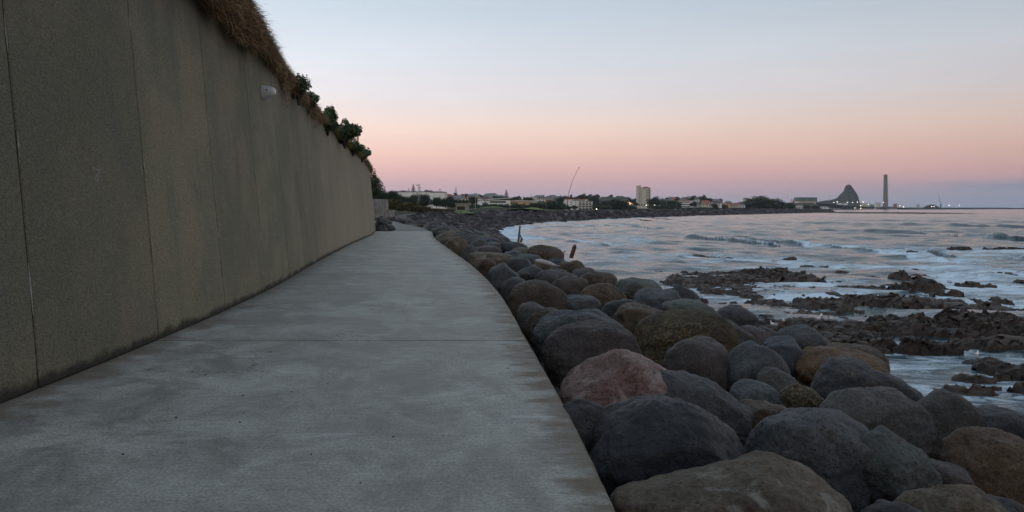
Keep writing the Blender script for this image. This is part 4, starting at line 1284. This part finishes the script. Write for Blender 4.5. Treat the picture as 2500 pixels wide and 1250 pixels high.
def tree(kind, x, ytop, ybase, d, w, label, group=None, i=None, cat='tree'):
    """x centre px, top/base px, distance, width px"""
    L = TP[kind]; i = random.randrange(len(L)) if i is None else i % len(L)
    p = L[i]
    o = p if p.name not in tused else dup(p)
    tused.add(p.name)
    q = at(x, ybase, d); o.location = [float(c) for c in q]; h = (ybase-ytop)/F*d/.92; ww = w/F*d
    base_w = {'round': 1.15, 'hill': 1.15, 'open': .85, 'pine': .52, 'tier': .46}[kind]
    sx = ww/base_w; o.scale = (sx, sx, h); o.rotation_euler = (0, 0, random.uniform(0, 6.28))
    tag(o, label, cat, group)
    return o
G1 = 'dark trees along the shore'
for a in (
 ('round',925,459,500,150,46,'dark tree on the bank right behind the tall wall end'),
 ('round',948,461,498,170,38,'second dark tree on the bank, above the weathered wall'),
 ('round',966,466,500,210,34,'third dark tree on the bank, before the white building'),
 ('round',982,476,505,420,42,'low spreading tree at the left end of the big white building'),
 ('round',1008,472,504,430,44,'tree before the left part of the big white building'),
 ('round',1034,470,506,440,46,'tall dark tree before the middle of the big white building'),
 ('round',1066,478,506,450,26,'narrow tree before the bright end of the white building'),
 ('round',1088,482,507,460,34,'tree at the right corner of the big white building'),
 ('round',1104,477,508,470,38,'dark tree above the concrete shelter'),
 ('round',1130,486,508,520,36,'tree behind the concrete shelter'),
 ('round',1200,497,515,520,44,'dark shrubby tree left in the hedge behind the green mound'),
 ('round',1232,499,516,530,40,'dark shrubby tree mid hedge behind the green mound'),
 ('round',1262,496,516,540,34,'dark shrubby tree before the orange building'),
 ('round',1316,492,514,640,52,'tree between the orange building and the red wand'),
 ('round',1345,488,514,650,48,'tree just left of the red wand'),
 ('round',1372,495,514,700,34,'low tree at the foot of the red wand'),
 ('round',1385,474,512,960,56,'tall dark tree behind the white balconied building, left'),
 ('round',1403,499,513,760,16,'small round bush before the white balconied building'),
 ('round',1388,500,513,760,14,'smaller bush left of the round one before the balconied building'),
 ('round',1426,471,505,1050,32,'round tree rising above the white balconied building'),
 ('round',1452,478,510,1060,50,'tree right of the white balconied building'),
 ('round',1478,488,513,760,34,'left part of the broad dark tree clump in mid shore'),
 ('round',1502,484,514,750,48,'highest part of the broad dark tree clump in mid shore'),
 ('round',1523,489,514,755,34,'right part of the broad dark tree clump in mid shore'),
 ('round',1455,496,512,800,20,'small dark tree beside the flood lit road'),
 ('round',1597,478,504,980,34,'dark round tree at the foot of the tower'),
 ('round',1552,492,504,1100,14,'small tree left of the tower foot'),
 ('round',1636,486,510,1000,44,'wide dark tree left of the three storey white block'),
 ('round',1655,490,510,1000,22,'dark tree touching the three storey white block'),
 ('round',1692,492,507,1050,18,'dark tree right of the three storey white block'),
 ('round',1745,496,509,1150,18,'tree in front of the cream houses'),
 ('round',1770,498,510,1150,16,'small tree between the cream houses'),
 ('round',1832,487,512,1250,50,'left flank of the great dark tree mound'),
 ('round',1856,476,513,1250,72,'summit of the great dark tree mound'),
 ('round',1884,483,513,1250,64,'right shoulder of the great dark tree mound'),
 ('round',1912,489,513,1260,52,'right tail of the great dark tree mound'),
 ('round',1930,493,512,1300,30,'last low trees of the great dark mound'),
 ('round',1970,499,511,1700,18,'round tree by the harbour road'),
 ('round',1990,500,512,1650,22,'darker round tree nearer the harbour road'),
 ('round',1222,478,498,900,30,'dark tree on the skyline right of the tiered pine'),
 ('round',1160,477,500,900,34,'dark tree above the white cube house'),
 ('round',1290,480,502,1000,36,'dark tree behind the orange building'),
 ('hill',975,461,480,900,46,'tree mass above the left of the white building'),
 ('hill',1046,459,478,900,20,'umbrella shaped tree behind the white building peak'),
 ('pine',1009,450,472,900,13,'tall norfolk pine behind the white building'),
 ('pine',1236,463,486,1300,14,'norfolk pine on the skyline above the long modern building'),
 ('pine',1618,483,505,1200,7,'slim pointed tree right of the tower'),
 ('tier',1113,457,480,1000,9,'sparse tiered pine on the skyline'),
 ('pine',1298,476,492,1500,6,'tiny pointed pine on the skyline left of the wand'),
 ('pine',998,459,474,920,6,'small pine left of the tall norfolk pine'),
): tree(*a, group=G1 if a[0] == 'round' else 'skyline trees')
rr = random.Random(3)
for k in range(92):
    x = 1085+k*7.4+rr.uniform(-4, 4)
    if x > 1820: x = 1700+rr.uniform(0, 120)
    yr = float(ridge_y(x)); Dr = float(np.interp(x, [900,1250,1900,2100],[900,1150,1900,3600]))
    f = rr.uniform(.88, 1.03); base = yr+rr.uniform(3, 13); h = rr.uniform(8, 14)
    q = at(x, base, Dr*f); zl = float(land_h(np.array([q[0]]), np.array([q[1]]))[0])
    base = HY-(zl-CH)*F/(Dr*f)
    tree(rr.choice(('hill', 'hill', 'hill', 'open')), x, base-h, base+1, Dr*f, rr.uniform(12, 24), 'dark tree on the hazy skyline hills behind the town', 'hill trees behind the town')
for L in TP.values():
    for p in L:
        if p.name not in tused:
            for k in KIDS[p.name]: bpy.data.objects.remove(k)
            bpy.data.objects.remove(p)

# low shrubs along the promenade lawn
scrub_mass('shore_hedge', 'dark hedge and scrub along the back of the promenade',
           [(x, 511+random.uniform(-2, 1), 560+max(0, x-1150)*.55, 15, (2.4+random.uniform(0, 1.6))*(.35 if 1372 < x < 1450 or 1535 < x < 1600 or x > 1655 else 1)) for x in range(1165, 1830, 13) if not (1360 < x < 1462 or 1530 < x < 1602)], 16000, .7, 'leaf_far', 33)
scrub_mass('shore_scrub', 'yellow green scrub on the low bank beyond the bay',
           [(x, 513.5, 900+max(0, x-1640)*.8, 20, 2.2+random.uniform(0, 1.2)) for x in range(1690, 1850, 9)], 9000, .8, 'scrub', 34)
# green lawns
def lawn(x0, x1, yb, d0, d1, h, label):
    V = []; n = 30; m_ = 12
    for i in range(m_):
        d = d0+(d1-d0)*i/(m_-1)
        for j in range(n):
            x = x0+(x1-x0)*j/(n-1); X = (x-CX)/F*d
            g = math.sin(math.pi*j/(n-1))**.8*math.sin(math.pi*(i+.0)/(m_-1))**.7
            V.append((X, d, -.35+h*g))
    o = link_mesh('lawn', V, grid_faces(m_, n), M['grass']); tag(o, label, kind='structure')
lawn(1140, 1262, 517, 400, 500, 2.9, 'mown green mound'); lawn(1266, 1335, 516, 470, 600, 2.4, 'second mown green mound'); lawn(1020, 1160, 516, 300, 390, 1.2, 'lawn before the shelter')

# ---------------------------------------------------------------- buildings
def block(name, label, cat, x0, x1, yt, yb, d, depth, wall, parts, group=None, rz=0):
    q = at((x0+x1)/2, yb, d); w = (x1-x0)/F*d; h = (yb-yt)/F*d
    root = empty(name, (q[0], q[1], q[2]), label, cat, group, rz)
    MB().box(-w/2, w/2, 0, depth, -3, h).build('wall', M[wall], root)
    parts(root, w, h, depth)
    return root
def win(root, x0, x1, z0, z1, y=-.06, mat='glass', name='window', sill='white'):
    m = MB(); m.box(x0, x1, y, .05, z0, z1); o = m.build(name, M[mat], root)
def wins(root, w, z0, z1, n, fill=.6, x0=None, x1=None, mat='glass'):
    x0 = -w/2 if x0 is None else x0; x1 = w/2 if x1 is None else x1
    s = (x1-x0)/n
    for i in range(n): win(root, x0+s*(i+.5-fill/2), x0+s*(i+.5+fill/2), z0, z1, mat=mat)

def p_museum(r, w, h, d):
    MB().box(-w/2-.3, w/2+.3, -.3, d+.3, h, h+.5).build('roof', M['greyroof'], r)
    wins(r, w, h*.45, h*.62, 9, .5); wins(r, w, h*.1, h*.3, 7, .5)
block('museum_building', 'long white building with a slanted top behind trees on the left', 'building', 958, 1080, 469, 505, 560, 26, 'white', p_museum)
def p_wing(r, w, h, d):
    MB().box(-w/2-.2, w/2+.2, -.2, d+.2, h, h+.4).build('roof', M['greyroof'], r); win(r, -w*.3, w*.3, h*.25, h*.35)
block('white_wing', 'bright white end block right of the long white building', 'building', 1050, 1086, 470, 508, 540, 18, 'white', p_wing)
def p_peak(r, w, h, d):
    MB().prism([(-w*.5, 0), (w*1.8, 0), (-w*.3, h*1.5), (-w*.5, h*1.9)], -.1, 5).build('fin', M['white'], r)
block('peaked_hall', 'white pointed fin rising over the long white building', 'building', 1022, 1030, 466, 474, 600, 8, 'white', p_peak)
def p_modern(r, w, h, d):
    MB().prism([(-w/2-1, h), (w/2+2, h+1.8), (w/2+2, h+2.4), (-w/2-1, h+.9)], -1.2, d+1).build('roof', M['ship'], r)
    win(r, -w*.42, w*.3, h*.55, h*.85); win(r, w*.33, w*.42, h*.15, h*.4); wins(r, w, h*.15, h*.4, 5, .4, -w*.45, w*.2)
block('modern_building', 'long low white modern building with a sloping roof', 'building', 1192, 1246, 489, 503, 640, 22, 'white', p_modern)
def p_orange(r, w, h, d):
    MB().box(-w/2-.8, w/2+.8, -.8, d+.5, h, h+.5).build('roof', M['white'], r); win(r, w*.2, w*.32, h*.35, h*.6); wins(r, w, h*.45, h*.75, 4, .7, -w*.48, -w*.05)
block('orange_building', 'orange rendered building with a flat white roof', 'building', 1240, 1292, 491, 505, 660, 20, 'orange', p_orange)
block('grey_annex', 'pale annex at the right end of the orange building', 'building', 1292.5, 1312, 491, 504, 668, 16, 'cream', p_orange)
def p_house0(r, w, h, d):
    MB().hip(-w/2, w/2, 0, d, h, h*1.45, w*.25).build('roof', M['greyroof'], r); wins(r, w, h*.4, h*.75, 3, .5)
block('lookout_house', 'white framed cube house above the green mound', 'house', 1166, 1177, 486, 495, 760, 8, 'white', p_house0)
def p_shelter(r, w, h, d):
    MB().box(-w/2-.4, w/2+.6, -.4, d, h, h+.5).build('roof', M['conc2'], r)
    win(r, -w*.42, w*.22, h*.2, h*.72, mat='rubber', name='opening')  # opening is a black slab; the shade inside is its colour
block('concrete_shelter', 'low concrete shelter with a dark opening above the beach', 'shelter', 1113, 1144, 499, 516, 380, 6, 'conc2', p_shelter)
o = MB().box(-9.5, 9.5, 0, .5, -1, .55).build('low_wall', M['conc2'], loc=at(1088, 516, 372)); tag(o, 'long low pale wall left of the concrete shelter', 'wall')
def p_hotel(r, w, h, d):
    MB().box(-w*.48, w*.33, 0, d, h+.05, h*1.18).build('penthouse', M['white'], r)
    MB().box(-w*.5, w*.36, -.4, d+.3, h*1.18+.02, h*1.25).build('roof', M['redroof'], r)
    for k in range(4):
        z = h*(.06+.25*k)
        MB().box(-w*.0, w*.5, -1.4, -.02, z-.2, z).build('balcony', M['white'], r)
        for i in range(4):
            x0 = w*(.02+.122*i); win(r, x0, x0+w*.09, z+.3, z+h*.17, y=-.12)
    for k in range(1, 4):
        z = h*(.08+.25*k)
        for x in (-.42, -.28, -.12): win(r, w*x, w*(x+.05), z, z+h*.10)
    for i in range(5):
        x0 = w*(.0+.125*i); MB().box(x0-.15, x0+.15, -1.38, -.03, h*.08, h*1.0).build('balcony_divider', M['white'], r)
    win(r, -w*.2, w*.25, h*1.05, h*1.14)
block('apartment_building', 'white apartment block with balconies and a red roof edge beside the wand', 'building', 1378, 1446, 491, 514, 850, 14, 'white', p_hotel)
def p_long(r, w, h, d):
    MB().prism([(-w/2-1, h), (w/2+1, h), (w/2-2, h+2.2), (-w/2+2, h+2.6)], -1, d).build('roof', M['teal'], r)
    wins(r, w, h*.62, h*.85, 14, .55); wins(r, w, h*.25, h*.5, 14, .55)
block('school_building', 'long grey building with a green roof left of the tower', 'building', 1466, 1534, 485, 507, 1150, 20, 'grey_b', p_long)
def p_tower(r, w, h, d):
    MB().hip(-w/2, w/2, 0, d, h, h*1.09, w*.5, .8).build('roof', M['redroof'], r)
    for k in range(8):
        z = h*(.10+.105*k)
        win(r, w*.0, w*.09, z, z+1.5); win(r, w*.16, w*.25, z, z+1.5)
    for k in range(9):
        z = h*(.12+.098*k); MB().box(w*.28, w*.5+2.4, -1.8, d*.6, z-.25, z+.1).build('balcony', M['white'], r)
        win(r, w*.32, w*.47, z+.4, z+2.2)
block('tower_block', 'tall beige apartment tower with a small red hipped roof', 'tower', 1567, 1588, 459, 504, 1300, 14, 'beige', p_tower)
def p_lift(r, w, h, d):
    MB().box(-w/2-.2, w/2+.2, -.2, d+.2, h, h+.8).build('roof', M['beige'], r)
    for k in range(9): win(r, -.7+w*.1, .7+w*.1, h*(.08+.1*k), h*(.08+.1*k)+1.3)
block('stair_tower', 'narrow windowed stair tower attached to the left of the red roofed tower', 'tower', 1556, 1565.6, 454, 504, 1305, 12, 'beige', p_lift)
def p_base(r, w, h, d):
    MB().box(-w/2-.8, w/2+.8, -.8, d, h, h+.6).build('roof', M['white'], r); wins(r, w, h*.25, h*.75, 6, .6)
block('low_pavilion', 'low white pavilion at the foot of the tower', 'building', 1546, 1582, 497, 504, 1180, 14, 'cream', p_base)
def p_three(r, w, h, d):
    MB().box(-w/2-.5, w/2+.5, -.5, d, h, h+.7).build('roof', M['redroof'], r)
    for k in range(3): win(r, -w*.48, w*.48, h*(.12+.31*k), h*(.26+.31*k))
block('striped_block', 'three storey white block striped with dark window bands', 'building', 1658, 1684, 490, 508, 1080, 12, 'white', p_three)
block('striped_annex', 'lower white wing right of the striped block', 'building', 1684.5, 1692, 491, 508, 1085, 10, 'white', p_base)
def p_silo(r, w, h, d):
    MB().box(-w/2-.4, w/2+.4, -.4, d+.4, h, h+.8).build('cap', M['greyroof'], r); win(r, -w*.1, w*.45, h*.1, h*.9, mat='redroof', name='panel')
block('plant_tower', 'white and pinkish tower of the plant right of the tree mound', 'tower', 1933, 1940, 488, 504, 1900, 8, 'white', p_silo)
def p_shed(r, w, h, d):
    MB().hip(-w/2, w/2, 0, d, h, h*1.4, w*.1).build('roof', M['greyroof'], r); wins(r, w, h*.3, h*.65, 4, .5)
block('harbour_shed', 'pale shed with a lit front by the harbour road', 'shed', 1935, 1962, 503, 511, 1800, 20, 'cream', p_shed)
block('harbour_shed', 'long low white shed right of the round harbour trees', 'shed', 1996, 2024, 505, 509, 2300, 20, 'white', p_shed)
for i, (a, b) in enumerate(((1945,1958),(1964,1977),(1983,1995))):
    block('green_tank_hall', ('leftmost', 'middle', 'rightmost')[i]+' of three square green halls on the rise before the harbour', 'building', a, b, 482.5, 490, 2600, 25, 'teal', lambda r, w, h, d: MB().box(-w/2-.5, w/2+.5, -.5, d+.5, h, h+1).build('roof', M['grey_b'], r), 'green halls')
block('terrace_building', 'stepped pale building under the green halls', 'building', 1950, 1992, 491, 500, 2400, 30, 'cream', p_three)
def p_tent(r, w, h, d): MB().prism([(-w/2, 0), (w/2, 0), (w*.05, h*.6), (-w*.35, h*1.9)], 0, 2).build('sail', M['ship'], r)
block('sail_shelter', 'small white sail shaped shelter on the promenade', 'shelter', 1542, 1550, 513.5, 516, 760, 2, 'white', p_tent)

# houses: prototypes copied over the slopes
def house_proto(wall, roof, seed):
    root = bpy.data.objects.new('house', None); COL.objects.link(root)
    MB().box(-6, 6, 0, 9, -4, 4.6).build('wall', M[wall], root)
    MB().hip(-6, 6, 0, 9, 4.6, 7., 3.2, .7).build('roof', M[roof], root)
    for x in (-4.4, -1, 2.4): MB().box(x, x+2, -.08, .05, 2.6, 4.).build('window', M['glass'], root)
    for x in (-3.4, 1.6): MB().box(x, x+2, -.08, .05, .3, 1.7).build('window', M['glass'], root)
    remember(root); return root
HP = [house_proto('white','greyroof',1), house_proto('cream','redroof',2), house_proto('white','brownroof',3), house_proto('orange','greyroof',4), house_proto('cream','greyroof',5)]
hused = set()
def house(i, x, y, d, s, label, group, rz=None):
    p = HP[i]; o = p if p.name not in hused else dup(p); hused.add(p.name)
    o.location = [float(c) for c in at(x, y, d)]; o.scale = (s, s, s); o.rotation_euler = (0, 0, random.uniform(-.5, .5) if rz is None else rz)
    tag(o, label, 'house', group)
names = ['white house with a grey roof', 'cream house with a red roof', 'white house with a brown roof', 'orange house with a grey roof', 'cream house with a grey roof']
for i, x, y, where in ((4,1706,508,'left end of the seafront row'),(1,1722,504,'upper left of the seafront row'),(0,1738,508,'third along the seafront row'),(2,1752,503,'behind the third seafront house'),
                (4,1768,508,'middle of the seafront row'),(3,1780,502,'upper middle of the seafront row'),(1,1797,506,'right part of the seafront row'),(0,1811,508,'right end of the seafront row'),(4,1790,509,'lowest of the seafront row')):
    house(i, x, y, 1200, .9, names[i]+', '+where, 'seafront houses')
hr = random.Random(8)
for k in range(58):
    x = hr.choice((hr.uniform(1090, 1235), hr.uniform(1090, 1235), hr.uniform(1100, 1230), hr.uniform(1640, 1730), hr.uniform(1720, 1830), hr.uniform(1560, 1700), hr.uniform(1270, 1370), hr.uniform(1720, 1830)))
    Dr = float(np.interp(x, [900,1250,1900,2100],[900,1150,1900,3600])); f = hr.uniform(.80, .99)
    q = at(x, 490, Dr*f); zl = float(land_h(np.array([q[0]]), np.array([q[1]]))[0]); y = HY-(zl-CH)*F/(Dr*f)
    i = hr.randrange(5); house(i, x, y, Dr*f, hr.uniform(.85, 1.3), names[i]+' half hidden by trees on the hill behind town', 'hillside houses')
for L in HP:
    if L.name not in hused:
        for k in KIDS[L.name]: bpy.data.objects.remove(k)
        bpy.data.objects.remove(L)

# the tall red wand
def wand():
    d = 800.; a = at(1384, 516, d); root = empty('kinetic_wand', a, 'very tall thin red pole sculpture bending to the right', 'sculpture')
    pts = [(1384,513),(1384.5,500),(1386,487),(1389,472),(1394,452),(1401,433),(1409,417),(1413.5,410)]
    m = MB(); m.tube([tuple(at(x, y, d)-a) for x, y in pts], [.42,.40,.36,.28,.22,.19,.17,.16], 8); m.build('pole', M['red'], root, smooth=True)
    q = at(1414, 409, d)-a; V, Fc = ico(2); link_mesh('tip_ball', V*.55+q, Fc, M['redroof'], root)
    MB().prism([(-1.1, -1), (1.1, -1), (.7, 2.6), (-.7, 2.6)], -.9, .9).build('base', M['white'], root)
    o = MB().box(-9, 9, -1, 6, -1.5, .1).build('viewing_deck', M['conc2'], loc=at(1392, 517.5, 790)); tag(o, 'pale concrete deck in front of the red wand', 'deck')
wand()

# lamp posts along the far promenade
def post_proto(name, lamp, H, label, cat):
    root = bpy.data.objects.new(name, None); COL.objects.link(root)
    m = MB(); m.tube([(0,0,-1),(0,0,H)], [.18,.10], 6); m.build('pole', M['steel'], root)
    m = MB(); m.box(-.9, .9, -.3, .3, H, H+.35); m.build('lamp_head', M[lamp], root)
    remember(root); return root
PP = post_proto('lamp_post', 'steel', 9, '', '')
pu = False
for x, y, d in ((1074,503,450),(1025,500,430),(1021,512,300),(1161,517,400),(1269,516,560),(1306,511,640),(1333,516,620),(1492,515,760),(1504,514,760),(1627,510,900),(1652,510,900),(1466,509,860)):
    o = PP if not pu else dup(PP); pu = True; o.location = [float(c) for c in at(x, y, d)]
    s = 1. if d < 600 else .85; o.scale = (s*.8, s*.8, s)
    tag(o, 'thin pale lamp post along the far promenade', 'lamp post', 'promenade lamp posts')
def lit(x, y, d, r, mat, label, group, name='street_light', h=6):
    root = empty(name, at(x, y, d)-np.array([0, 0, h]), label, 'light', group)
    MB().tube([(0,0,-3),(0,0,h)], [.25*r, .2*r], 5).build('pole', M['steel'], root)
    V, Fc = ico(2); link_mesh('lamp', V*r+np.array([0,0,h]), Fc, M[mat], root)
for x, y in ((1455,510),(1457,510.5),(1578,501.5),(1598,501),(1610,501.5),(1624,505)):
    lit(x, y, 900, .38, 'lamp_on', 'small lit street light near the foot of the town', 'lit street lights', h=4)
for x, y in ((1537,495),(1540,496.5),(1538,498)):
    lit(x, y, 1100, .75, 'lamp_warm', 'orange glowing light by the green roofed building', 'orange lights', h=4)

# ---------------------------------------------------------------- harbour (4 to 5 km away)
def headland():
    prof = [(1975,498),(2000,493),(2025,490),(2036,488),(2045,485),(2049,480.5),(2052,479.5),(2055,474.5),(2058,471.5),(2062,466),(2066,460),(2070,454),(2074,451.5),(2078,452.5),(2082,457.5),(2085,462),(2088,469),(2092,475),(2094,482),(2097,490),(2100,502),(2104,508)]
    d0 = 5000.; xs = np.linspace(1970, 2112, 110); ytop = np.interp(xs, [p[0] for p in prof], [p[1] for p in prof])
    n = 26; V = []
    for i in range(n):
        t_ = i/(n-1)*2-1      # -1 front .. 1 back
        for x, yt in zip(xs, ytop):
            h = CH-(yt-HY)/F*d0; dd = d0+t_*(60+h*1.2)
            z = max(h, 1)*(1-abs(t_)**1.7)
            V.append(((x-CX)/F*dd, dd, z*dd/d0))
    V = np.array(V); P = V*.012
    k = 9*fbm(P, 4)+5*ridged(P*2.2, 3)-3; V[:, 1] += k*2.5; V[:, 2] += np.clip(V[:, 2]/60, 0, 1)*(k*.42+4*ridged(P*6, 2)-2); V[:, 2] = np.maximum(V[:, 2], -3)
    o = link_mesh('rock_headland', V, grid_faces(n, 110), M['cliff'], smooth=False)
    tag(o, 'steep dark volcanic rock peak at the end of the coast', kind='structure')
    prof2 = [(2252,508),(2262,502),(2272,499),(2280,499.5),(2290,504),(2296,508.5)]
    V = []; xs = np.linspace(2250, 2298, 40)
    for i in range(14):
        t_ = i/13*2-1
        for x in xs:
            h = max(.5, CH-(np.interp(x, [p[0] for p in prof2], [p[1] for p in prof2])-HY)/F*4300)*(1-abs(t_)**2)
            V.append(((x-CX)/F*(4300+t_*50), 4300+t_*50, h+fbm(np.array([[x*.3, t_*3, 0]]), 2)[0]*1.5))
    o = link_mesh('rock_islet', V, grid_faces(14, 40), M['cliff']); tag(o, 'low domed rock islet beside the breakwater', kind='structure')
headland()
def chimney():
    d = 4900.; a = at(2162, 509, d); root = empty('power_station_chimney', a, 'very tall square concrete chimney by the harbour', 'chimney')
    H = (509-428)/F*d; w0 = 9.8/F*d/2; w1 = 7./F*d/2
    m = MB(); n = 14
    for k in range(n):
        z0 = H*k/n; z1 = H*(k+1)/n-.0; wa = w0+(w1-w0)*k/n; wb = w0+(w1-w0)*(k+1)/n; v = len(m.v)
        for z, w in ((z0, wa), (z1, wb)):
            c = w*.28; m.v += [(-w+c,-w,z),(w-c,-w,z),(w,-w+c,z),(w,w-c,z),(w-c,w,z),(-w+c,w,z),(-w,w-c,z),(-w,-w+c,z)]
        for j in range(8): m.f.append([v+j, v+(j+1)%8, v+8+(j+1)%8, v+8+j])
    m.build('shaft', M['chim'], root)
    MB().box(-w1*1.06, w1*1.06, -w1*1.06, w1*1.06, H-.2, H+3.).build('rim', M['greyroof'], root)
    MB().box(-w1*.55, w1*.55, -w1*.55, w1*.55, H+2.9, H+5.).build('flue', M['rubber'], root)
chimney()
HB = [ # x0,x1,ytop,ybase,d,wall,label
 (2064,2069,496,508,4200,'white','tall narrow white silo left of the harbour lights'),
 (2058,2098,504,509,4100,'white','long low white harbour shed under the rock peak'),
 (2000,2024,505,509,3500,'white','white shed at the left end of the harbour'),
 (2106,2124,497,508.5,4200,'cream','brick coloured processing plant lit by lamps'),
 (2125,2135,500,508.5,4250,'grey_b','dark grey plant building right of the lit one'),
 (2142,2150,495.5,508.5,4300,'cream','pale square silo left of the chimney'),
 (2152,2185,505,509,4300,'grey_b','low grey power station hall at the chimney foot'),
 (2186,2190,498,508.5,4300,'redroof','pinkish tower at the left of the moored ships'),
]
for x0, x1, yt, yb, d, wl, lab in HB:
    def p_h(r, w, h, dp):
        MB().box(-w/2-.8, w/2+.8, -.8, dp+.8, h, h+1.5).build('roof', M['greyroof'], r)
        wins(r, w, h*.45, h*.65, max(2, int(w/9)), .4)
    block('harbour_building', lab, 'building', x0, x1, yt, yb, d, 24, wl, p_h)
def tank():
    a = at(2050, 503, 4200); root = empty('storage_tank', a, 'round pale storage tank in front of the rock peak', 'tank')
    m = MB(); m.tube([(0,0,-2),(0,0,13)], 16, 28); m.build('shell', M['ship'], root)
    m = MB(); m.tube([(0,0,13.01),(0,0,15.5)], [16, 2], 28); m.build('roof', M['white'], root)
tank()
def ship(x0, x1, yb, d, label, up):
    a = at((x0+x1)/2, yb, d); w = (x1-x0)/F*d; root = empty('cargo_ship', a, label, 'ship', 'moored ships')
    MB().prism([(-w*.5, 6), (-w*.46, -3), (w*.44, -3), (w*.5, 7.5), (w*.42, 6)], 0, 16).build('hull', M['hull'], root)
    MB().box(w*up-w*.09, w*up+w*.09, 2, 14, 5.9, 19).build('superstructure', M['ship'], root)
    MB().box(w*up-3, w*up+3, 5, 11, 18.9, 24).build('funnel', M['orange'], root)
    for k in (-.3, -.1, .12): 
        if abs(k-up) > .12: MB().tube([(w*k, 8, 5), (w*k, 8, 20), (w*k+9, 8, 28)], [.9,.7,.4], 5).build('crane', M['ship'], root)
ship(2192, 2226, 509.5, 4150, 'white ship moored left, lit by quay lamps', -.32)
ship(2224, 2256, 509.5, 4180, 'grey ship with deck cranes beside the rock islet', .1)
def crane():
    d = 4300.; a = at(2297, 509.5, d); root = empty('harbour_crane', a, 'tall dark crane with a raised boom on the breakwater', 'crane')
    MB().box(-2.6, 2.6, -2.6, 2.6, 0, 26).build('tower', M['hull'], root)
    t = at(2291, 475, d)-a; m = MB(); m.tube([(0,0,22), tuple(t)], [1.2, .7], 5); m.tube([(0,0,26), tuple(t*.75+np.array([1.5,0,0]))], [.5,.4], 4); m.build('boom', M['hull'], root)
    MB().box(-6, 6, -5, 5, -1, 4).build('base', M['grey_b'], root)
crane()
o = MB().box(0, 1, 0, 1, 0, 1)
def breakwater():
    n = 260; rs = np.random.RandomState(2); V = []
    p0 = at(2205, 510, 4350); p1 = at(2840, 510, 5600)
    for i in range(n):
        t_ = i/(n-1); c = p0+(p1-p0)*t_; top = 2.+1.4*(t_ < .35)+.7*rs.rand()
        for off, z in ((-26, -9), (-12, 0.), (-4, top), (5, top+.4), (20, -9)):
            V.append((c[0], c[1]+off+rs.rand()*2, z))
    o = link_mesh('breakwater', V, grid_faces(n, 5), M['beach'], smooth=False); tag(o, 'long low harbour breakwater reaching the right edge', 'breakwater')
breakwater()
for x, y in ((2036,494),(2044,493),(2069,494),(2081,494),(2093.5,493.5),(2107.5,493),(2101,502),(2087,508),(2102,508.5),(2157,494),(2197,502),(2275,504),(2280,504),(2317,501),(2342,501.5),(2112,505),(2120,499),(2206,505)):
    lit(x, y, 4050, 1.25, 'lamp_on', 'bright white floodlight mast in the harbour', 'harbour floodlights', 'floodlight_mast', 26)
for x, yt, yb, d, lab in ((2025.5,472,489,3900,'thin radio mast on the ridge left of the rock peak'),(1923,472,484,2500,'thin radio mast above the plant'),(1025,449,468,900,'thin flag mast on the white pointed hall')):
    a = at(x, yb, d); root = empty('radio_mast', a, lab, 'mast')
    H = (yb-yt)/F*d; m = MB(); m.tube([(0,0,-2),(0,0,H)], [d/5200, d/9000], 5); m.build('pole', M['steel'], root)
    m = MB(); m.box(-d/1800, d/1800, -.3, .3, H*.6, H*.64); m.build('crossarm', M['steel'], root)

# ---------------------------------------------------------------- haze
t = NT('sea_haze'); v = t('ShaderNodeVolumePrincipled', {'Color': (.78,.83,.92,1), 'Density': 5.0e-5, 'Anisotropy': 0.})
t('ShaderNodeOutputMaterial', {'Volume': v})
o = MB().box(-3300, 7700, -60, 8200, -11.5, 260).build('haze', t.m); tag(o, 'thin sea haze', 'haze', kind='stuff')

# ---------------------------------------------------------------- camera and render settings
cam = bpy.data.cameras.new('camera'); co = bpy.data.objects.new('camera', cam); COL.objects.link(co)
co.location = (0, 0, CH); co.rotation_euler = (R(90), 0, 0)
cam.sensor_width = 36; cam.lens = 36*F/2500; cam.shift_y = -(625-HY)/2500
cam.clip_start = .1; cam.clip_end = 20000
scene.camera = co
scene.render.engine = 'CYCLES'
scene.cycles.max_bounces = 5; scene.cycles.volume_bounces = 0
scene.view_settings.view_transform = 'Standard'; scene.view_settings.look = 'None'
scene.view_settings.exposure = 0; scene.view_settings.gamma = 1
